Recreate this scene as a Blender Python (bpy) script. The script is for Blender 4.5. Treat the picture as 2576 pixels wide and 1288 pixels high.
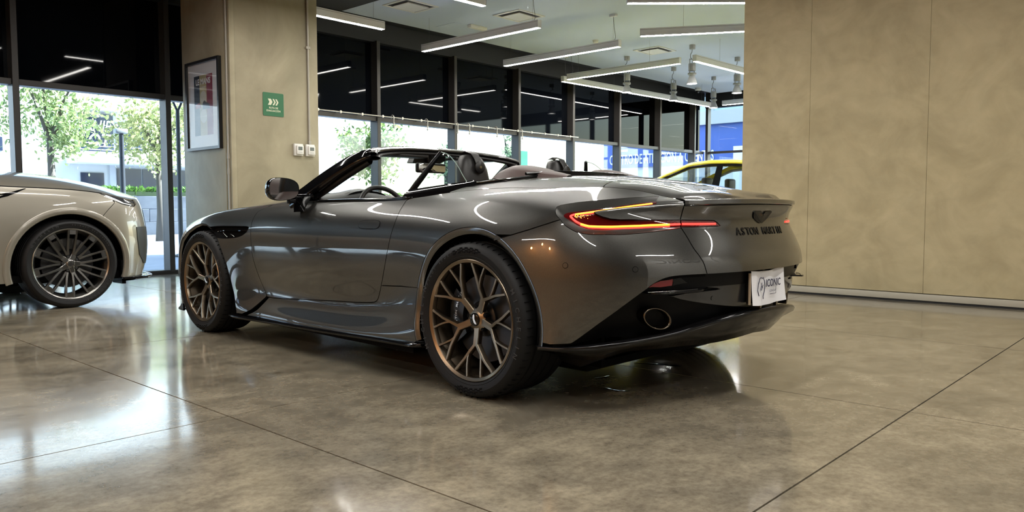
import bpy, bmesh, math, random
import numpy as np
from mathutils import Vector, Matrix
from mathutils.geometry import delaunay_2d_cdt
random.seed(7)
for _o in list(bpy.data.objects): bpy.data.objects.remove(_o)
SC = bpy.context.scene
COL = SC.collection
PI = math.pi

# ------------------------------------------------------------------ camera, world, sun, exposure
# room axes: X runs along the glass front, Y towards it, camera stands over the origin
CAM_F, CAM_PITCH, CAM_ROLL, CAM_H, CAM_YAW = 1957.81, 0.06136, -0.00156, 0.8793, 0.82870
cam_d = bpy.data.cameras.new('camera'); cam = bpy.data.objects.new('camera', cam_d); COL.objects.link(cam)
cam_d.sensor_width = 36.0; cam_d.lens = CAM_F / 2576 * 36.0; cam_d.clip_start = .05; cam_d.clip_end = 400
_f2 = Vector((math.sin(CAM_YAW), math.cos(CAM_YAW), 0)); _r2 = Vector((math.cos(CAM_YAW), -math.sin(CAM_YAW), 0))
_fw = _f2 * math.cos(CAM_PITCH) + Vector((0, 0, -math.sin(CAM_PITCH)))
_up = _f2 * math.sin(CAM_PITCH) + Vector((0, 0, math.cos(CAM_PITCH)))
_rt = _r2 * math.cos(CAM_ROLL) + _up * math.sin(CAM_ROLL); _upr = _up * math.cos(CAM_ROLL) - _r2 * math.sin(CAM_ROLL)
_m = Matrix(((_rt.x, _upr.x, -_fw.x, 0), (_rt.y, _upr.y, -_fw.y, 0), (_rt.z, _upr.z, -_fw.z, CAM_H), (0, 0, 0, 1)))
cam.matrix_world = _m
SC.camera = cam

world = bpy.data.worlds.new('sky'); SC.world = world; world.use_nodes = True
_wn = world.node_tree.nodes; _wl = world.node_tree.links
_sky = _wn.new('ShaderNodeTexSky'); _sky.sky_type = 'NISHITA'; _sky.sun_disc = False
_sky.sun_elevation = math.radians(48); _sky.sun_rotation = math.radians(110); _sky.air_density = 1.2; _sky.dust_density = 2.0
_bg = _wn['Background']; _wt = _wn.new('ShaderNodeMix'); _wt.data_type = 'RGBA'; _wt.blend_type = 'MULTIPLY'; _wt.inputs[0].default_value = 1; _wt.inputs[7].default_value = (.84, .95, 1.0, 1); _wl.new(_sky.outputs[0], _wt.inputs[6]); _wl.new(_wt.outputs[2], _bg.inputs[0]); _bg.inputs[1].default_value = 0.7
sun_d = bpy.data.lights.new('sun', 'SUN'); sun = bpy.data.objects.new('sun', sun_d); COL.objects.link(sun)
sun_d.energy = 26; sun_d.angle = math.radians(.6); sun_d.color = (.80, .90, 1.0)      # daylight reads cool against the warm lamps the picture is balanced for
# sunlight comes along the street from the right and slightly over our own roof
_sd = Vector((-.70, .25, -.66)).normalized()
sun.rotation_mode = 'QUATERNION'; sun.rotation_quaternion = _sd.to_track_quat('-Z', 'Y')
sun.location = (0, -10, 30)
SC.view_settings.view_transform = 'Standard'; SC.view_settings.look = 'None'
SC.view_settings.exposure = 0.7; SC.view_settings.gamma = 1.0; SC.view_settings.use_curve_mapping = False
LAMP_POWER = 70.0
cy = SC.cycles
cy.use_denoising = True
cy.max_bounces = 10; cy.diffuse_bounces = 4; cy.glossy_bounces = 5; cy.transmission_bounces = 8; cy.transparent_max_bounces = 16
cy.caustics_reflective = False; cy.caustics_refractive = False; cy.sample_clamp_indirect = 6.0

# ------------------------------------------------------------------ materials
MATS = {}
def mat(name, col=(.5, .5, .5), rough=.5, metal=0., spec=.5, coat=0., coat_rough=.03, coat_ior=1.5, emit=None, estr=0., alpha=1., trans=0., ior=1.45):
    if name in MATS: return MATS[name]
    m = bpy.data.materials.new(name); m.use_nodes = True
    b = m.node_tree.nodes['Principled BSDF']; i = b.inputs
    i['Base Color'].default_value = (*col, 1); i['Roughness'].default_value = rough; i['Metallic'].default_value = metal
    i['Specular IOR Level'].default_value = spec; i['Coat IOR'].default_value = coat_ior; i['Coat Weight'].default_value = coat; i['Coat Roughness'].default_value = coat_rough
    i['Alpha'].default_value = alpha; i['Transmission Weight'].default_value = trans; i['IOR'].default_value = ior
    if emit: i['Emission Color'].default_value = (*emit, 1); i['Emission Strength'].default_value = estr
    MATS[name] = m; return m
def nodes(m): return m.node_tree.nodes, m.node_tree.links, m.node_tree.nodes['Principled BSDF']
def noise_mix(m, c1, c2, scale, detail=6, rough=.6, lo=.35, hi=.65, coord='pos', stretch=(1, 1, 1), bump=0., rr=None, dist=0.):
    """base colour from a noise ramp between two colours, optional bump and roughness range"""
    n, l, b = nodes(m)
    if coord == 'pos': src = n.new('ShaderNodeNewGeometry').outputs['Position']
    else: src = n.new('ShaderNodeTexCoord').outputs['Object']
    mp = n.new('ShaderNodeMapping'); mp.inputs['Scale'].default_value = stretch; l.new(src, mp.inputs[0])
    t = n.new('ShaderNodeTexNoise'); t.inputs['Scale'].default_value = scale; t.inputs['Detail'].default_value = detail
    t.inputs['Roughness'].default_value = rough; t.inputs['Distortion'].default_value = dist; l.new(mp.outputs[0], t.inputs['Vector'])
    r = n.new('ShaderNodeValToRGB'); r.color_ramp.elements[0].position = lo; r.color_ramp.elements[1].position = hi
    r.color_ramp.elements[0].color = (*c1, 1); r.color_ramp.elements[1].color = (*c2, 1)
    l.new(t.outputs['Fac'], r.inputs[0]); l.new(r.outputs[0], b.inputs['Base Color'])
    if bump:
        bp = n.new('ShaderNodeBump'); bp.inputs['Strength'].default_value = bump; bp.inputs['Distance'].default_value = .01
        l.new(t.outputs['Fac'], bp.inputs['Height']); l.new(bp.outputs[0], b.inputs['Normal'])
    if rr:
        mr = n.new('ShaderNodeMapRange'); mr.inputs['From Min'].default_value = lo; mr.inputs['From Max'].default_value = hi
        mr.inputs['To Min'].default_value = rr[0]; mr.inputs['To Max'].default_value = rr[1]
        l.new(t.outputs['Fac'], mr.inputs[0]); l.new(mr.outputs[0], b.inputs['Roughness'])
    return t, r, mp
def glass_mat(name, tint, refl=1.0, rough=0.):
    """thin pane: clear see-through with a fresnel reflection"""
    if name in MATS: return MATS[name]
    m = bpy.data.materials.new(name); m.use_nodes = True; n = m.node_tree.nodes; l = m.node_tree.links
    n.remove(n['Principled BSDF']); out = n['Material Output']
    tr = n.new('ShaderNodeBsdfTransparent'); tr.inputs[0].default_value = (*tint, 1)
    gl = n.new('ShaderNodeBsdfGlossy'); gl.inputs['Roughness'].default_value = rough; gl.inputs[0].default_value = (refl, refl, refl, 1)
    lw = n.new('ShaderNodeLayerWeight'); pw = n.new('ShaderNodeMath'); pw.operation = 'POWER'; pw.inputs[1].default_value = 5; l.new(lw.outputs['Facing'], pw.inputs[0])
    fr = n.new('ShaderNodeMath'); fr.operation = 'MULTIPLY_ADD'; fr.inputs[1].default_value = .96; fr.inputs[2].default_value = .04; l.new(pw.outputs[0], fr.inputs[0])
    mx = n.new('ShaderNodeMixShader'); l.new(fr.outputs[0], mx.inputs[0]); l.new(tr.outputs[0], mx.inputs[1]); l.new(gl.outputs[0], mx.inputs[2])
    l.new(mx.outputs[0], out.inputs[0]); MATS[name] = m; return m

# ------------------------------------------------------------------ object helpers
def tag(o, label=None, cat=None, group=None, kind=None):
    if label: o['label'] = label
    if cat: o['category'] = cat
    if group: o['group'] = group
    if kind: o['kind'] = kind
    return o
def empty(name, loc=(0, 0, 0), rz=0., label=None, cat=None, group=None, kind=None, parent=None):
    o = bpy.data.objects.new(name, None); COL.objects.link(o); o.empty_display_size = .1
    o.location = loc; o.rotation_euler = (0, 0, rz)
    if parent: o.parent = parent
    return tag(o, label, cat, group, kind)
def link(name, me, m, parent=None, loc=None, rot=None, label=None):
    o = bpy.data.objects.new(name, me); COL.objects.link(o)
    if m and not me.materials: me.materials.append(m)
    if parent: o.parent = parent
    if loc is not None: o.location = loc
    if rot is not None: o.rotation_euler = rot
    if label: o['label'] = label
    return o
def clone(src, parent=None, loc=None, rot=None):
    o = src.copy(); COL.objects.link(o)
    if parent: o.parent = parent
    if loc is not None: o.location = loc
    if rot is not None: o.rotation_euler = rot
    return o
def copy_tree(o, parent=None):
    c = o.copy(); COL.objects.link(c); c.parent = parent
    for ch in list(o.children): copy_tree(ch, c)
    return c
def me_from(name, v, f, smooth=False):
    me = bpy.data.meshes.new(name); me.from_pydata([tuple(map(float, p)) for p in v], [], [tuple(map(int, q)) for q in f]); me.update()
    if smooth: me.shade_smooth()
    return me
def from_bm(name, bm, smooth=False, angle=None):
    me = bpy.data.meshes.new(name); bmesh.ops.recalc_face_normals(bm, faces=bm.faces); bm.to_mesh(me); bm.free()
    if angle is not None:
        me.shade_smooth(); me.set_sharp_from_angle(angle=math.radians(angle))
    elif smooth: me.shade_smooth()
    return me
def add_box(bm, lo, hi, bev=0., mtx=None, seg=2):
    v = [bm.verts.new((x, y, z)) for x in (lo[0], hi[0]) for y in (lo[1], hi[1]) for z in (lo[2], hi[2])]
    fs = [bm.faces.new([v[i] for i in q]) for q in ((0, 1, 3, 2), (4, 6, 7, 5), (0, 4, 5, 1), (2, 3, 7, 6), (0, 2, 6, 4), (1, 5, 7, 3))]
    geo = v
    if bev:
        es = list({e for q in fs for e in q.edges})
        r = bmesh.ops.bevel(bm, geom=es, offset=bev, segments=seg, affect='EDGES', profile=.5)
        geo = list({x for q in r['faces'] for x in q.verts} | {x for x in v if x.is_valid})
    if mtx is not None: bmesh.ops.transform(bm, matrix=mtx, verts=[x for x in geo if x.is_valid])
    return geo
def box(name, lo, hi, m, parent=None, bev=0., mtx=None, loc=None, rot=None, label=None, seg=2):
    bm = bmesh.new(); add_box(bm, lo, hi, bev, mtx, seg)
    return link(name, from_bm(name, bm, angle=40 if bev else None), m, parent, loc, rot, label)
def add_tube(bm, pts, r, seg=8, cap=True, closed=False):
    pts = [Vector(p) for p in pts]; n = len(pts); rings = []; rs = r if hasattr(r, '__len__') else [r] * n
    prev = None
    for i, p in enumerate(pts):
        a = pts[(i - 1) % n] if (i or closed) else p; b = pts[(i + 1) % n] if (i < n - 1 or closed) else p
        t = (b - a).normalized()
        if prev is None:
            u = t.orthogonal().normalized()
        else:
            u = (prev - t * prev.dot(t)); u = u.normalized() if u.length > 1e-6 else t.orthogonal().normalized()
        prev = u; w = t.cross(u)
        rings.append([bm.verts.new(p + (u * math.cos(k * 2 * PI / seg) + w * math.sin(k * 2 * PI / seg)) * rs[i]) for k in range(seg)])
    for i in range(n if closed else n - 1):
        A, B = rings[i], rings[(i + 1) % n]
        for k in range(seg): bm.faces.new((A[k], A[(k + 1) % seg], B[(k + 1) % seg], B[k]))
    if cap and not closed: bm.faces.new(rings[0][::-1]); bm.faces.new(rings[-1])
def tube(name, pts, r, m, parent=None, seg=8, closed=False, label=None, loc=None):
    bm = bmesh.new(); add_tube(bm, pts, r, seg, True, closed)
    return link(name, from_bm(name, bm, angle=50), m, parent, loc, None, label)
def add_lathe(bm, prof, seg=32, axis='z', ctr=(0, 0, 0), close=False, a0=0., a1=2 * PI):
    """prof: list of (radius, height) turned about the axis through ctr"""
    full = abs(a1 - a0 - 2 * PI) < 1e-6; ns = seg if full else seg + 1; rings = []
    for r, h in prof:
        ring = []
        for k in range(ns):
            t = a0 + (a1 - a0) * k / seg; c, s = r * math.cos(t), r * math.sin(t)
            p = {'z': (c, s, h), 'y': (c, h, s), 'x': (h, c, s)}[axis]
            ring.append(bm.verts.new((p[0] + ctr[0], p[1] + ctr[1], p[2] + ctr[2])))
        rings.append(ring)
    n = len(rings)
    for i in range(n if close else n - 1):
        A, B = rings[i], rings[(i + 1) % n]
        for k in range(ns if full else ns - 1): bm.faces.new((A[k], A[(k + 1) % ns], B[(k + 1) % ns], B[k]))
    return rings
def lathe(name, prof, m, parent=None, seg=32, axis='z', ctr=(0, 0, 0), close=False, angle=35, loc=None, rot=None, label=None):
    bm = bmesh.new(); add_lathe(bm, prof, seg, axis, ctr, close)
    bmesh.ops.remove_doubles(bm, verts=bm.verts, dist=1e-5)
    return link(name, from_bm(name, bm, angle=angle), m, parent, loc, rot, label)
def add_prism(bm, poly, d0, d1, fn):
    """polygon (2d) extruded from d0 to d1; fn(u, v, d) gives the 3d point"""
    A = [bm.verts.new(fn(u, v, d0)) for u, v in poly]; B = [bm.verts.new(fn(u, v, d1)) for u, v in poly]
    n = len(poly); bm.faces.new(A[::-1]); bm.faces.new(B)
    for i in range(n): bm.faces.new((A[i], A[(i + 1) % n], B[(i + 1) % n], B[i]))
def prism(name, poly, d0, d1, fn, m, parent=None, bev=0., label=None, angle=35):
    bm = bmesh.new(); add_prism(bm, poly, d0, d1, fn)
    if bev: bmesh.ops.bevel(bm, geom=list(bm.edges), offset=bev, segments=2, affect='EDGES')
    return link(name, from_bm(name, bm, angle=angle), m, parent, label=label)
def grid_mesh(name, P, m, parent=None, smooth=True, label=None, wrap=False):
    """P: array (n, k, 3) of points -> quad sheet"""
    P = np.asarray(P, float); n, k = P.shape[:2]; f = []
    for i in range(n - 1):
        for j in range(k if wrap else k - 1):
            f.append((i * k + j, i * k + (j + 1) % k, (i + 1) * k + (j + 1) % k, (i + 1) * k + j))
    return link(name, me_from(name, P.reshape(-1, 3), f, smooth), m, parent, label=label)
def text(name, body, size, m, parent, loc, rot, extrude=.002, align='CENTER', bold=0., sx=1., space=1., shear=0.):
    cu = bpy.data.curves.new(name, 'FONT'); cu.body = body; cu.size = size; cu.extrude = extrude; cu.align_x = align; cu.align_y = 'CENTER'
    cu.offset = bold; cu.space_character = space; cu.shear = shear; cu.resolution_u = 3
    tmp = bpy.data.objects.new(name, cu); COL.objects.link(tmp)
    me = bpy.data.meshes.new_from_object(tmp.evaluated_get(bpy.context.evaluated_depsgraph_get())); bpy.data.objects.remove(tmp)
    me.materials.clear(); o = link(name, me, m)
    o.parent = parent; o.location = loc; o.rotation_euler = rot; o.scale = (sx, 1, 1)
    return o
def catmull(pts, n=8, closed=False):
    P = [np.array(p, float) for p in pts]; out = []; m = len(P)
    for i in range(m if closed else m - 1):
        g = lambda k: P[k % m] if closed else P[min(max(k, 0), m - 1)]
        p0, p1, p2, p3 = g(i - 1), g(i), g(i + 1), g(i + 2)
        for k in range(n):
            t = k / n
            out.append(.5 * (2 * p1 + (p2 - p0) * t + (2 * p0 - 5 * p1 + 4 * p2 - p3) * t * t + (3 * p1 - p0 - 3 * p2 + p3) * t ** 3))
    if not closed: out.append(P[-1])
    return out
# ================================================================== the showroom
FLOOR_X = [-4.445, -2.435, -.425, 1.585, 3.595, 5.61, 7.62, 9.63, 11.64, 13.65, 15.66, 17.67, 19.1]
FLOOR_Y = [-7.5, -5.385, -3.265, -1.145, .975, 3.085, 5.22, 7.34, 9.46, 10.62]
FAC_Y = 10.43          # inner face of the mullions of the glass front
END_X = 19.1           # glazed end wall on the far right
CEIL = 3.9
LZ = 3.38              # underside of the hanging light bars

m_conc = mat('polished_concrete', (.2, .19, .17), .16, spec=.5, coat=.5, coat_rough=.08)
def _concrete():
    m = m_conc; n, l, b = nodes(m)
    pos = n.new('ShaderNodeNewGeometry').outputs['Position']
    mp = n.new('ShaderNodeMapping'); mp.inputs['Rotation'].default_value = (0, 0, .8); mp.inputs['Scale'].default_value = (.95, 1.15, 1); l.new(pos, mp.inputs[0])
    t1 = n.new('ShaderNodeTexNoise'); t1.inputs['Scale'].default_value = 1.6; t1.inputs['Detail'].default_value = 8; t1.inputs['Roughness'].default_value = .6; t1.inputs['Distortion'].default_value = .25; l.new(mp.outputs[0], t1.inputs['Vector'])
    t2 = n.new('ShaderNodeTexNoise'); t2.inputs['Scale'].default_value = 7; t2.inputs['Detail'].default_value = 7; t2.inputs['Roughness'].default_value = .62; l.new(mp.outputs[0], t2.inputs['Vector'])
    r1 = n.new('ShaderNodeValToRGB'); e = r1.color_ramp.elements
    e[0].position = .30; e[0].color = (.165, .145, .112, 1); e[1].position = .70; e[1].color = (.335, .292, .216, 1)
    k = r1.color_ramp.elements.new(.5); k.color = (.248, .215, .160, 1)
    l.new(t1.outputs['Fac'], r1.inputs[0])
    r2 = n.new('ShaderNodeValToRGB'); e = r2.color_ramp.elements; e[0].position = .3; e[0].color = (.66, .65, .64, 1); e[1].position = .7; e[1].color = (1.20, 1.20, 1.18, 1)
    l.new(t2.outputs['Fac'], r2.inputs[0])
    mx = n.new('ShaderNodeMix'); mx.data_type = 'RGBA'; mx.blend_type = 'MULTIPLY'; mx.inputs[0].default_value = 1
    l.new(r1.outputs[0], mx.inputs[6]); l.new(r2.outputs[0], mx.inputs[7])
    # dark scuff flecks
    t3 = n.new('ShaderNodeTexNoise'); t3.inputs['Scale'].default_value = 6.5; t3.inputs['Detail'].default_value = 2; t3.inputs['Distortion'].default_value = .3; l.new(mp.outputs[0], t3.inputs['Vector'])
    r3 = n.new('ShaderNodeValToRGB'); e = r3.color_ramp.elements; e[0].position = .69; e[0].color = (1, 1, 1, 1); e[1].position = .76; e[1].color = (.80, .78, .75, 1); l.new(t3.outputs['Fac'], r3.inputs[0])
    mx2 = n.new('ShaderNodeMix'); mx2.data_type = 'RGBA'; mx2.blend_type = 'MULTIPLY'; mx2.inputs[0].default_value = 1
    l.new(mx.outputs[2], mx2.inputs[6]); l.new(r3.outputs[0], mx2.inputs[7])
    t5 = n.new('ShaderNodeTexNoise'); t5.inputs['Scale'].default_value = 38; t5.inputs['Detail'].default_value = 5; t5.inputs['Roughness'].default_value = .7; l.new(pos, t5.inputs['Vector'])
    r5 = n.new('ShaderNodeValToRGB'); e = r5.color_ramp.elements; e[0].position = .34; e[0].color = (.74, .73, .72, 1); e[1].position = .60; e[1].color = (1.06, 1.06, 1.05, 1); l.new(t5.outputs['Fac'], r5.inputs[0])
    mx3 = n.new('ShaderNodeMix'); mx3.data_type = 'RGBA'; mx3.blend_type = 'MULTIPLY'; mx3.inputs[0].default_value = 1; l.new(mx2.outputs[2], mx3.inputs[6]); l.new(r5.outputs[0], mx3.inputs[7]); l.new(mx3.outputs[2], b.inputs['Base Color'])
    mr = n.new('ShaderNodeMapRange'); mr.inputs['From Min'].default_value = .35; mr.inputs['From Max'].default_value = .65; mr.inputs['To Min'].default_value = .13; mr.inputs['To Max'].default_value = .20
    l.new(t1.outputs['Fac'], mr.inputs[0]); l.new(mr.outputs[0], b.inputs['Roughness'])
    bp = n.new('ShaderNodeBump'); bp.inputs['Strength'].default_value = .035; bp.inputs['Distance'].default_value = .02
    t4 = n.new('ShaderNodeTexNoise'); t4.inputs['Scale'].default_value = 3.2; t4.inputs['Detail'].default_value = 3; l.new(pos, t4.inputs['Vector'])
    l.new(t4.outputs['Fac'], bp.inputs['Height']); l.new(bp.outputs[0], b.inputs['Normal']); l.new(bp.outputs[0], b.inputs['Coat Normal'])
_concrete()
m_joint = mat('joint_filler', (.045, .038, .03), .9, spec=.1)
floor = box('floor', (-4.6, -7.6, -.12), (END_X + .1, 10.6, -.006), m_joint); tag(floor, kind='structure')
_slabs = {}
G = .0035
for i in range(len(FLOOR_X) - 1):
    for j in range(len(FLOOR_Y) - 1):
        w, d = FLOOR_X[i + 1] - FLOOR_X[i] - 2 * G, FLOOR_Y[j + 1] - FLOOR_Y[j] - 2 * G
        key = (round(w, 3), round(d, 3))
        if key not in _slabs:
            bm = bmesh.new(); add_box(bm, (0, 0, -.02), (w, d, 0)); _slabs[key] = from_bm('slab', bm)
        link('slab', _slabs[key], m_conc, floor, (FLOOR_X[i] + G, FLOOR_Y[j] + G, 0))

# ---- right plaster partition, panels with open joints
m_plas = mat('sand_plaster', (.4, .34, .22), .62, spec=.35)
def _plaster():
    n, l, b = nodes(m_plas)
    t, r, mp = noise_mix(m_plas, (.392, .325, .190), (.475, .398, .242), 1.7, 8, .62, .36, .64, stretch=(1, 1, 1), dist=1.0)
    t2 = n.new('ShaderNodeTexNoise'); t2.inputs['Scale'].default_value = 4.5; t2.inputs['Detail'].default_value = 7; t2.inputs['Distortion'].default_value = .9
    mp2 = n.new('ShaderNodeMapping'); mp2.inputs['Rotation'].default_value = (.5, 0, 0); mp2.inputs['Scale'].default_value = (1, .8, 1.15)
    l.new(n.new('ShaderNodeNewGeometry').outputs['Position'], mp2.inputs[0]); l.new(mp2.outputs[0], t2.inputs['Vector'])
    mr = n.new('ShaderNodeMapRange'); mr.inputs['From Min'].default_value = .3; mr.inputs['From Max'].default_value = .7; mr.inputs['To Min'].default_value = .92; mr.inputs['To Max'].default_value = 1.07; l.new(t2.outputs['Fac'], mr.inputs[0])
    mx = n.new('ShaderNodeMix'); mx.data_type = 'RGBA'; mx.blend_type = 'MULTIPLY'; mx.inputs[0].default_value = 1
    l.new(r.outputs[0], mx.inputs[6]); l.new(mr.outputs[0], mx.inputs[7]); l.new(mx.outputs[2], b.inputs['Base Color'])
    bp = n.new('ShaderNodeBump'); bp.inputs['Strength'].default_value = .12; bp.inputs['Distance'].default_value = .01; l.new(t2.outputs['Fac'], bp.inputs['Height']); l.new(bp.outputs[0], b.inputs['Normal'])
_plaster()
m_dark = mat('shadow_gap_black', (.008, .008, .008), .6)
m_base = mat('baseboard_stone', (.42, .385, .31), .45)
WX = 7.86
wall_r = box('wall_right', (WX + .03, -7.5, 0), (WX + .22, 3.845, 4.4), mat('partition_core', (.12, .10, .065), .8)); tag(wall_r, kind='structure')
_py = [3.855, 3.135, 2.045, .955, -.135, -1.225, -2.315, -3.405, -4.495, -5.585, -6.675, -7.5]
for k in range(len(_py) - 1):
    box('panel', (WX, _py[k + 1] + .001, .085), (WX + .032, _py[k] - .001, 4.4), m_plas, wall_r, bev=.0008, seg=1)
box('end_cap', (WX + .0325, 3.846, .085), (WX + .23, 3.86, 4.4), m_plas, wall_r)
bb = box('baseboard_right', (WX - .004, -7.5, .018), (WX + .03, 3.85, .078), m_base, None, bev=.002); tag(bb, kind='structure')
tb = box('trim_1', (WX - .006, -7.5, .0), (WX + .01, 3.85, .014), m_dark); tag(tb, kind='structure')

# ---- other walls, out of the picture but mirrored in paint and glass
m_grey = mat('grey_plaster', (.27, .26, .24), .7)
noise_mix(m_grey, (.22, .21, .195), (.32, .31, .285), 1.3, 6)
wb = box('wall_back', (-4.6, -7.75, 0), (WX + .25, -7.55, 4.4), m_grey); tag(wb, kind='structure')
# the partition behind the photographer carries the house sign
m_warm = mat('copper_wood_cladding', (.21, .105, .04), .45)
noise_mix(m_warm, (.48, .23, .075), (.62, .32, .12), 2.2, 5, stretch=(6, 6, .5))
wl = box('wall_left', (-4.8, -7.6, 0), (-4.6, 10.6, 4.4), m_warm); tag(wl, kind='structure')
sw_ = box('wall_sign', (.6, -3.7, 0), (WX - .01, -3.5, CEIL), mat('sign_wall_white', (.60, .60, .58), .5)); tag(sw_, kind='structure')
m_sgd = mat('sign_wall_letters', (.05, .05, .055), .5)
text('sign_lettering', 'ICONIC', 1.05, m_sgd, sw_, (3.3, -3.49, 2.75), (PI / 2, 0, PI), .01, bold=.01, sx=1.05)
_lp = [(-.35, -.2), (-.48, .1), (-.42, .42), (-.25, .6), (-.1, .64), (.0, .56), (.12, .62), (.3, .45), (.38, .15), (.3, -.15), (.16, -.4), (.18, -.55)]
tube('sign_emblem', [(6.35 - a, -3.49, 2.75 + b) for a, b in catmull([(x, z, 0) for x, z in _lp], 4) for _ in [0]] if False else [(6.35 - q[0], -3.48, 2.75 + q[1]) for q in catmull([(x, z, 0) for x, z in _lp], 4)], .035, m_sgd, sw_, 8)

# ---- ceiling: white field, black open strip along the glass and over the near part
m_ceil = mat('ceiling_white', (.48, .56, .70), .85)
m_black = mat('matt_black_paint', (.006, .0065, .008), .55)
ceil_o = box('ceiling', (7.19, -7.6, CEIL), (18.95, 10.12, CEIL + .05), m_ceil); tag(ceil_o, kind='structure')
cb = box('trim_2', (-4.8, -7.6, CEIL + .051), (END_X + .6, 10.9, CEIL + .6), m_black); tag(cb, kind='structure')
cb2 = box('trim_3', (-4.8, -7.6, CEIL + .0), (7.185, 10.12, CEIL + .05), mat('dark_ceiling', (.035, .035, .037), .8)); tag(cb2, kind='structure')
fas = box('trim_4', (-4.8, FAC_Y + .05, 3.62), (END_X + .02, FAC_Y + .25, CEIL + .05), m_black); tag(fas, kind='structure')
fas2 = box('trim_5', (END_X, 3.2, 3.55), (END_X + .2, FAC_Y + .02, CEIL + .05), m_black); tag(fas2, kind='structure')

# ---- glass front
m_frame = mat('anodised_frame', (.035, .032, .031), .42, metal=.2)
m_fside = mat('frame_side_grey', (.20, .22, .24), .4, metal=.3)
m_clear = glass_mat('window_glass', (.93, .96, .95), .9)
m_upper = mat('black_spandrel_glass', (.0018, .0024, .004), .03, spec=.13)
m_tint = glass_mat('tinted_upper_glass', (.0045, .0055, .0075), .45)
MULL = [-2.36, -.62, 1.11, 2.85, 4.62, 6.37, 8.12, 9.87, 11.61, 13.36, 15.10, 16.85, 18.55]
TZ = 2.36
facade = box('wall_front', (-4.8, FAC_Y + .02, 0), (END_X + .1, FAC_Y + .22, .035), m_frame); tag(facade, kind='structure')
_mm = None
for k, x in enumerate(MULL):
    if _mm is None:
        bm = bmesh.new(); add_box(bm, (-.035, 0, .03), (.035, .20, 3.64), .004, seg=1); _mm = from_bm('mullion', bm, angle=40)
    link('mullion', _mm, m_frame, facade, (x, FAC_Y, 0))
for k in range(len(MULL)):
    x0 = MULL[k] + .035; x1 = (MULL[k + 1] if k + 1 < len(MULL) else END_X) - .035
    if x1 - x0 < .1: continue
    w = empty('window_%d' % (k + 1), (x0, FAC_Y, 0), kind='structure')
    box('pane', (0, .165, .05), (x1 - x0, .173, TZ - .03), m_clear, w)
    box('upper_pane', (0, .16, TZ + .03), (x1 - x0, .168, 3.62), m_tint if k >= 10 else m_upper, w)
    box('transom', (0, .03, TZ - .035), (x1 - x0, .19, TZ + .035), m_frame, w, bev=.003, seg=1)
    box('sill', (0, .02, .0), (x1 - x0, .2, .055), m_frame, w)
# glazed end wall
wend = box('wall_end', (END_X, 3.0, 0), (END_X + .2, FAC_Y, .05), m_frame); tag(wend, kind='structure')
for y in (10.4, 8.65, 6.9, 5.15, 3.4): box('mullion', (END_X, y - .035, .03), (END_X + .16, y + .035, 3.6), m_frame, wend)
for k, (y0, y1) in enumerate(((8.685, 10.365), (6.935, 8.615), (5.185, 6.865), (3.435, 5.115))):
    w = empty('window_%d' % (k + 21), (END_X, y0, 0), kind='structure')
    box('pane', (.1, 0, .05), (.108, y1 - y0, TZ - .03), m_clear, w); box('upper_pane', (.1, 0, TZ + .03), (.108, y1 - y0, 3.56), m_clear, w)
    box('transom', (.04, 0, TZ - .03), (.14, y1 - y0, TZ + .03), m_frame, w)

# ---- concrete column with its things
CX0, CX1, CY0, CY1 = 4.567, 5.79, 8.70, 9.89
m_col = mat('fair_faced_concrete', (.3, .27, .2), .6)
def _col():
    n, l, b = nodes(m_col)
    t, r, mp = noise_mix(m_col, (.24, .21, .14), (.365, .325, .225), 1.5, 8, .6, .33, .68, stretch=(1, 1, .7), dist=.5)
_col()
column = box('concrete_column', (CX0 + .03, CY0, 0), (CX1, CY1, CEIL + .05), m_col, bev=.004); tag(column, 'square grey concrete column carrying a framed poster and green sign', 'column', kind='structure')
box('corner_pilaster', (CX0 + .012, CY0 - .012, 0), (CX0 + .075, CY0 + .10, CEIL + .02), m_col, column, bev=.004)
box('side_facing', (CX0, CY0 + .105, 0), (CX0 + .035, CY1 - .002, CEIL + .02), m_col, column, bev=.003)

up_ = box('unseen_shade_block', (-4.8, -7.75, CEIL + .62), (19.7, 10.9, 24), mat('shade_block_grey', (.4, .4, .39), .8)); tag(up_, kind='structure')  # unseen mass added above the roof to shade the near street
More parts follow.
